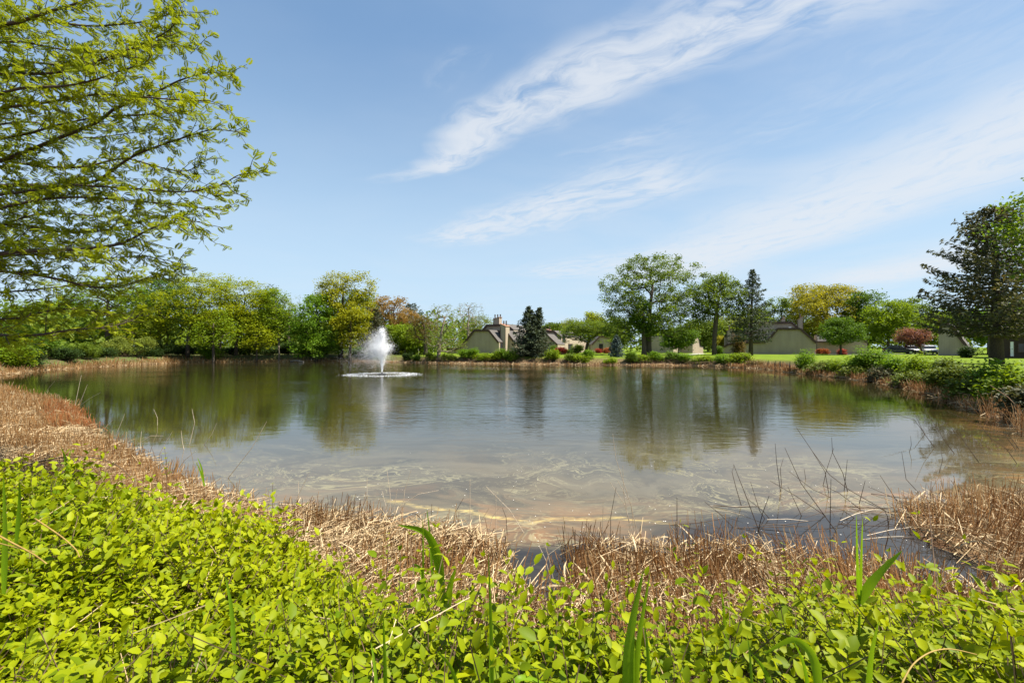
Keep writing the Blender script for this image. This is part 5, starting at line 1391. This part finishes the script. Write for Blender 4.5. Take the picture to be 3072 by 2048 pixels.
# compound leaf: leaflets in pairs along a drooping rib
tv = []; tf = []
for i in range(6):
    x = .16 + i * .155; w = .42 * (1 - abs(i - 2.2) * .12); zz = -.10 * x * x
    for s in (-1, 1):
        k = len(tv); tv += [(x, 0, zz), (x + .15, s * w * .42, zz + .02), (x + .17, s * w, zz - .05), (x - .04, s * w * .62, zz + .01)]
        tf += [(k, k + 1, k + 2, k + 3) if s < 0 else (k + 3, k + 2, k + 1, k)]
k = len(tv); tv += [(1.0, 0, -.1), (1.12, .07, -.1), (1.3, 0, -.16), (1.12, -.07, -.1)]; tf += [(k, k + 3, k + 2, k + 1)]
dirs = norm(LD * .6 + rng.normal(size=(N, 3)) * np.array([.6, .6, .45]) + np.array([0.06, 0, -.18]))
X, Y, Z = frames(rng, N, .5, dirs)
size = rng.uniform(.07, .135, N)
rnd = np.clip(.5 * (vnoise(LP, .9, 4) * .5 + .5) + .5 * rng.uniform(0, 1, N), 0, 1)
# the nearest clearly visible compound leaves stand as parts of their own, the rest as one mass
px_ = LP[:, 0] / LP[:, 1] * F + 1536
score = np.where((px_ > 420) & (LP[:, 1] < 9.5), px_ / 100 - LP[:, 1] * .3 + rng.uniform(0, 3, N), -99) + size * 30
pick = np.argsort(-score)[:300]
rest = np.ones(N, bool); rest[pick] = False


def leaf_parts(tmv, tmf, pos, X, Y, Z, s, rnds, m, root, smooth=False):
    """leaf objects that share a few meshes"""
    kinds = []
    for c in (.15, .5, .85):
        b = MB(); b.faces(tmv, tmf, c); kinds.append(b.mesh('leaf', m, smooth))
    ro = np.array(root.location)
    for i in range(len(pos)):
        o = bpy.data.objects.new('leaf', kinds[min(2, int(rnds[i] * 3))]); COL.objects.link(o); o.parent = root
        mt = np.eye(4); mt[:3, 0] = X[i] * s[i]; mt[:3, 1] = Y[i] * s[i]; mt[:3, 2] = Z[i] * s[i]; mt[:3, 3] = pos[i] - ro
        o.matrix_local = Matrix(mt.tolist())


v, sz, ix, r = template(tv, tf, LP[rest] - np.array(tb), X[rest], Y[rest], Z[rest], size[rest], None, rnd[rest])
obj('foliage', new_mesh('foliage', v, sz, ix, M['locust'], r), loc_t, kind='stuff')
leaf_parts(tv, tf, LP[pick], X[pick], Y[pick], Z[pick], size[pick], rnd[pick], M['locust'], loc_t)

# ------------------------------------------------------------------ honeysuckle covering the near bank
LEAF_V = [(0, 0, 0), (.24, -.24, .07), (.26, 0, 0), (.24, .24, .07), (.62, -.27, .06), (.64, 0, -.035), (.62, .27, .06), (1.0, 0, -.12)]
LEAF_F = [(0, 1, 2), (0, 2, 3), (1, 4, 5, 2), (2, 5, 6, 3), (4, 7, 5), (5, 7, 6)]
rng = np.random.default_rng(123)


def vine_density(x, y, sw, sl):
    e = sl + vnoise(np.stack([x, y], 1), 1.6, 12) * .22
    hollow = 1 - .7 * sm(vnoise(np.stack([x, y], 1), .95, 27), .18, .5)
    return hollow * sm(e, -.10, .22) * np.clip(.86 + .5 * vnoise(np.stack([x, y], 1), 1.2, 15), .35, 1)


p1 = scatter(rng, 14500, (-5.2, 5.2), (.75, 4.6), vine_density)
p2 = scatter(rng, 15000, (-12, -2.2), (3.6, 10.5), vine_density)
pp = np.vstack([p1[0], p2[0]]); zz = np.concatenate([p1[1], p2[1]]); ssl = np.concatenate([p1[3], p2[3]])
vis = np.abs(pp[:, 0]) < pp[:, 1] * 1.18 + .25
pp, zz, ssl = pp[vis], zz[vis], ssl[vis]
NS = len(pp)
hgt = (.20 + .22 * sm(ssl, 0, .7)) * (1 + .35 * vnoise(pp, 1.5, 18) + .30 * vnoise(pp, 4.0, 19)) * rng.uniform(.40, 1.2, NS)
lean = rng.normal(size=(NS, 2)) * .42 + np.array([.10, .0])
dst = np.linalg.norm(pp, axis=1)
FP = []; FX = []; FZ = []; FS = []; FR = []
stem = MB()
K = 6
for k in range(K):
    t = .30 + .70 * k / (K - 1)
    use = (rng.uniform(size=NS) < (.35 + .65 * t)) & ((dst < 4.5) | (k % 2 == 1))
    n = use.sum(); h = hgt[use] * t
    c = np.column_stack([pp[use] + lean[use] * h[:, None], zz[use] + h])
    a0 = rng.uniform(0, math.pi, n) if k == 0 else None
    az = (np.arange(NS)[use] * 1.7 + k * math.pi / 2 + rng.normal(size=n) * .3)
    for s in (0, math.pi):
        el = rng.normal(.30 + .40 * (t > .95), .42, n)
        x = np.stack([np.cos(az + s) * np.cos(el), np.sin(az + s) * np.cos(el), np.sin(el)], 1)
        zv = np.stack([-np.cos(az + s) * np.sin(el), -np.sin(az + s) * np.sin(el), np.cos(el)], 1) + rng.normal(size=(n, 3)) * .42
        FP.append(c + x * .008); FX.append(x); FZ.append(zv)
        FS.append((.031 + .036 * np.minimum(1, (1.12 - t) * 2.2)) * rng.uniform(.55, 1.5, n) * np.clip(dst[use] / 3.2, 1.0, 1.6)); FR.append(np.clip(.02 + .80 * t * rng.uniform(.4, 1.1, n) + .28 * vnoise(pp[use], .8, 33) + rng.normal(size=n) * .12, 0, .85) + .15 * (rng.uniform(size=n) < .05))  # lower leaves coloured darker: shade in the gaps painted in, plus random tone
FP = np.concatenate(FP); FX = norm(np.concatenate(FX)); FZ = np.concatenate(FZ); FS = np.concatenate(FS); FR = np.clip(np.concatenate(FR), 0, 1)
FY = norm(np.cross(FZ, FX)); FZ = np.cross(FX, FY)
dst = np.linalg.norm(FP, axis=1)
FP[:, 2] = np.where(dst < 1.9, FP[:, 2], FP[:, 2])
ok = ((FP - np.array([0, 0, CAMZ])) ** 2).sum(1) > .75 ** 2
FP, FX, FY, FZ, FS, FR, dst = FP[ok], FX[ok], FY[ok], FZ[ok], FS[ok], FR[ok], dst[ok]
# top-layer leaves that show largest
cd = np.linalg.norm(FP - np.array([0, 0, CAMZ]), axis=1)
pxx = FP[:, 0] / FP[:, 1] * F + 1536; pyy = 1040 - (FP[:, 2] - CAMZ) / FP[:, 1] * F
cell = {}
for i in np.where((pxx > 10) & (pxx < 3060) & (pyy > 1400) & (pyy < 2040))[0]:
    key = (int(pxx[i] / 16), int(pyy[i] / 16))
    if key not in cell or cd[i] < cd[cell[key]]: cell[key] = i
top_ = np.array(list(cell.values())); top_ = top_[np.argsort(-(FS[top_] / cd[top_]) * np.clip(-(FZ[top_] * (FP[top_] - [0, 0, CAMZ])).sum(1) / cd[top_], .05, 1))][:300]
rest = np.ones(len(FP), bool); rest[top_] = False
for i in np.where(dst[:0] > 0)[0]: pass
si = rng.choice(NS, min(NS, 5200), replace=False)
sd = np.column_stack([lean[si], np.ones(len(si))])
st = sticks(rng, np.column_stack([pp[si], zz[si] - .03]), sd, hgt[si] * np.linalg.norm(sd, axis=1), .0028)
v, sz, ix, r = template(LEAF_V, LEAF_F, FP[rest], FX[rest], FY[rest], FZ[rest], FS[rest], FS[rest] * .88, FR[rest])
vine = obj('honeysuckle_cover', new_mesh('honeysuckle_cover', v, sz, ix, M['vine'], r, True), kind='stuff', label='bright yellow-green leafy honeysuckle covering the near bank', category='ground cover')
obj('stems', new_mesh('stems', *st[:3], M['twig'], st[3]), vine, kind='stuff')
di = rng.choice(NS, 420, replace=False); dd = rng.normal(size=(420, 3)) * np.array([.7, .7, .25]) + np.array([0, 0, .3])
dz_ = sticks(rng, np.column_stack([pp[di], zz[di] + hgt[di] * rng.uniform(.3, .95, 420)]) - norm(dd) * .15, dd, rng.uniform(.15, .45, 420), .0026)
obj('dry_stems', new_mesh('dry_stems', *dz_[:3], M['straw'], dz_[3]), vine, kind='stuff')
leaf_parts(LEAF_V, LEAF_F, FP[top_], FX[top_], FY[top_], FZ[top_], FS[top_] * 1.05, np.clip(FR[top_], 0, .99), M['vine'], vine, True)

# single leafy sprigs that stand clear of the cover
def sprig(label, px, ytop, ybot, D, npair=5, leafs=.05, lean=0.0):
    rng = np.random.default_rng(int(px + ytop)); foot = P(px, ybot, D); topp = P(px + lean, ytop, D)
    root = thing('honeysuckle_sprig', label, 'sprig', foot)
    e = np.array(topp - foot); b = MB(); b.tube([(0, 0, -.15), e * .5 + np.array([.012, 0, 0]), e], [.004, .0032, .002], 5); obj('stem', b.mesh('stem', M['twig']), root)
    pos = []; X = []; Z = []; S = []
    for k in range(npair):
        t = .25 + .75 * k / (npair - 1); az = k * math.pi / 2 + rng.normal() * .3 + .4
        for s in (0, math.pi):
            el = rng.normal(.35, .2)
            pos.append(e * t + np.array(foot)); X.append((math.cos(az + s) * math.cos(el), math.sin(az + s) * math.cos(el), math.sin(el))); Z.append((-math.cos(az + s) * math.sin(el), -math.sin(az + s) * math.sin(el), math.cos(el))); S.append(leafs * .8 * (1.15 - .5 * t) * rng.uniform(.8, 1.2))
    X = norm(np.array(X)); Z = np.array(Z) + rng.normal(size=(len(X), 3)) * .2; Y = norm(np.cross(Z, X)); Z = np.cross(X, Y)
    leaf_parts(LEAF_V, LEAF_F, np.array(pos), X, Y, Z, np.array(S), rng.uniform(.2, .8, len(X)), M['vine'], root, True)

for a in (('tall leafy sprig sticking up left against the shallow water edge', 810, 1450, 1600, 5.0, 6, .075, 8), ('leafy sprig poking over the straw reeds at left above the bank', 500, 1345, 1450, 6.4, 6, .085, -6),
          ('small leafy sprig in brown reeds at centre left of the arched blade', 1158, 1600, 1700, 4.0, 5, .05, 5), ('tall thin leafy sprig amid straw right of centre', 2075, 1660, 1820, 3.6, 6, .055, 14), ('leafy sprig standing in russet stubble left of the tall green shoot', 2360, 1632, 1760, 3.8, 6, .055, -10),
          ('leafy sprig beside the pair of dry curls left of the tall green shoot', 2505, 1680, 1790, 3.6, 5, .05, 0), ('drooping leafy sprig at the right of the pool', 2750, 1705, 1820, 3.7, 5, .05, 10), ('leafy sprig nearest the right edge above the cover', 3030, 1712, 1830, 3.6, 6, .055, -12),
          ('little leafy sprig right of the shore gap', 1708, 1690, 1800, 3.6, 5, .045, 6), ('little leafy sprig left of the shore gap', 1540, 1710, 1800, 3.6, 5, .045, -6), ('sprig with broad leaves near the left reeds edge', 690, 1560, 1650, 4.6, 5, .065, 4), ('leafy sprig below the shore gap cluster of stalks', 1880, 1690, 1800, 3.6, 5, .048, 4)):
    sprig(*a)

# trailing canes
def cane(label, pts, D0, D1, r, m='cane', leaves=0):
    n = len(pts); w = [np.array(P(x, y, D0 + (D1 - D0) * i / (n - 1))) for i, (x, y) in enumerate(pts)]
    t = np.linspace(0, n - 1, (n - 1) * 4 + 1); q = np.stack([np.interp(t, range(n), np.array(w)[:, c]) for c in range(3)], 1)
    for _ in range(3): q[1:-1] = (q[:-2] + 2 * q[1:-1] + q[2:]) / 4
    o = q[0].copy(); b = MB(); b.tube(q - o, np.linspace(r, r * .6, len(q)), 6)
    obj('vine_cane', b.mesh('vine_cane', M[m], True), loc=o, label=label, category='vine')

cane('thick yellow vine cane slanting out of the left edge over the leaves', [(-15, 1600), (45, 1632), (100, 1660), (140, 1690)], 2.2, 2.05, .0042)
cane('thin forked yellow cane just below the thick one at left edge', [(-15, 1625), (50, 1642), (105, 1655)], 2.18, 2.1, .0025)
cane('yellow-brown cane descending right behind the thick one', [(105, 1555), (150, 1585), (190, 1612), (232, 1650), (238, 1670)], 2.6, 2.45, .004)
cane('reddish arching runner over the straw reeds at left', [(90, 1392), (165, 1372), (255, 1368), (310, 1375), (360, 1398), (400, 1440)], 7.2, 6.4, .009, 'twig')
cane('pale arching runner at lower right over the leaves', [(2700, 2060), (2735, 1990), (2790, 1952), (2850, 1942), (2930, 1962)], 1.45, 1.6, .0026, 'cane')

# young green reed shoots standing among the cover
def blade_mesh(b, pts, wid, root_loc, rnd=.5):
    w = np.array(pts); n = len(w); t = np.linspace(0, n - 1, (n - 1) * 5 + 1)
    q = np.stack([np.interp(t, range(n), w[:, c]) for c in range(3)], 1)
    for _ in range(4): q[1:-1] = (q[:-2] + 2 * q[1:-1] + q[2:]) / 4
    m = len(q); tt = norm(np.gradient(q, axis=0)); view = norm(q - np.array([0, 0, CAMZ])); s = norm(np.cross(tt, view)); nr = np.cross(s, tt)
    u = np.linspace(0, 1, m); pw = wid * np.clip(np.minimum(.45 + u * 2.2, 1) * np.power(np.maximum(0, 1 - u), .62) * 1.25, .02, 1)
    tw = .5 * np.sin(u * 2.4); s = norm(s + nr * tw[:, None])
    L = q - s * pw[:, None] / 2; R = q + s * pw[:, None] / 2; C = q + nr * (pw * .16)[:, None]
    v = np.stack([L, C, R], 1).reshape(-1, 3) - root_loc
    f = []
    for i in range(m - 1):
        a = i * 3; f += [(a, a + 3, a + 4, a + 1), (a + 1, a + 4, a + 5, a + 2)]
    b.faces(v, f, rnd)


def shoot(label, D, blades, stem=None, jit=0.12):
    """blades: (photo points foot first, width in px)"""
    rng = np.random.default_rng(len(label) * 7 + int(blades[0][0][0][0]))
    f0 = P(*blades[0][0][0], D) if stem is None else P(*stem[0], D)
    root = thing('green_reed_shoot', label, 'reed shoot', f0, group='green reed shoots in the near bank')
    ro = np.array(f0)
    if stem:
        b = MB(); b.tube(np.array([P(x, y, D) for x, y in stem]) - ro, np.linspace(.0055, .004, len(stem)), 7); obj('stem', b.mesh('stem', M['reed_green']), root)
    for pts, w in blades:
        dj = rng.uniform(-jit, jit); n = len(pts)
        q = [np.array(P(x, y, D + dj * i / (n - 1))) for i, (x, y) in enumerate(pts)]
        if stem is None: q[0] = q[0] - np.array([0, 0, .12])
        b = MB(); blade_mesh(b, q, w / F * D, ro, rng.uniform(.1, .9)); obj('blade', b.mesh('blade', M['reed_green'], True), root)

shoot('arched broad green blade with a second upright one before the brown reeds at centre', 2.7, [([(1330, 1775), (1318, 1690), (1300, 1630), (1281, 1598), (1245, 1583), (1193, 1574)], 28), ([(1335, 1800), (1350, 1755), (1368, 1702)], 24), ([(1268, 1800), (1270, 1667), (1268, 1548)], 8), ([(1300, 1700), (1290, 1600), (1280, 1522)], 8), ([(1290, 1790), (1265, 1700), (1235, 1690)], 14)])
shoot('single tall narrow green blade standing at bottom centre', 1.5, [([(1475, 2060), (1474, 1950), (1472, 1840), (1465, 1655)], 15)])
shoot('pair of broad green blades standing close together right of bottom centre', 1.42, [([(1885, 2060), (1886, 1960), (1893, 1880), (1930, 1710)], 38), ([(1900, 2060), (1912, 1930), (1951, 1715)], 20), ([(1952, 2060), (1945, 1960), (1933, 1866)], 14)])
shoot('tall green shoot with one broad leaf slanting right in front of the stubble', 2.0, [([(2578, 1810), (2610, 1750), (2655, 1700), (2707, 1650)], 26), ([(2577, 1800), (2572, 1700), (2569, 1540)], 9), ([(2580, 1800), (2583, 1700), (2588, 1548)], 9)], stem=[(2577, 1930), (2578, 1860), (2579, 1795)])
shoot('arching green blade bending left at bottom right', 1.4, [([(2462, 2065), (2452, 2000), (2428, 1945), (2380, 1912), (2335, 1935), (2292, 1960)], 26), ([(2350, 2060), (2300, 2010), (2252, 1957)], 18), ([(2440, 2060), (2415, 1990), (2380, 1920)], 12)])
shoot('thin upright green blade left of the arching blade at bottom right', 1.45, [([(2262, 2060), (2252, 1980), (2241, 1900)], 9)])
shoot('slender green blade leaning right at bottom right', 1.42, [([(2598, 2060), (2612, 1960), (2637, 1860)], 16)])
shoot('two thin green blades standing at bottom left of centre', 1.45, [([(1160, 2060), (1154, 1950), (1149, 1838)], 12), ([(1138, 2060), (1125, 1990), (1112, 1922)], 12)])
shoot('green blade slanting left at bottom centre beside the tall narrow one', 1.4, [([(1402, 2060), (1360, 2000), (1307, 1949)], 14), ([(1500, 2060), (1545, 2026), (1600, 2034), (1660, 2065)], 20)])
shoot('thin dark green blade leaning left in the cover at left', 1.9, [([(705, 1890), (694, 1810), (676, 1726)], 13)])
shoot('upright green blades at the left edge of the cover', 2.6, [([(12, 1720), (16, 1600), (10, 1420)], 14), ([(48, 1580), (60, 1500), (58, 1440)], 10)])
shoot('short green blades amid straw reeds at left shore', 7.0, [([(205, 1420), (196, 1370), (184, 1340)], 8), ([(215, 1415), (205, 1380), (212, 1350)], 7)])
shoot('two short dark green blades standing in shallow water at left', 6.4, [([(612, 1430), (605, 1400), (592, 1372)], 6), ([(615, 1432), (600, 1410), (588, 1385)], 5)])
shoot('short green blade standing before the straw at right of centre', 2.6, [([(2178, 1880), (2172, 1830), (2163, 1760)], 11)])
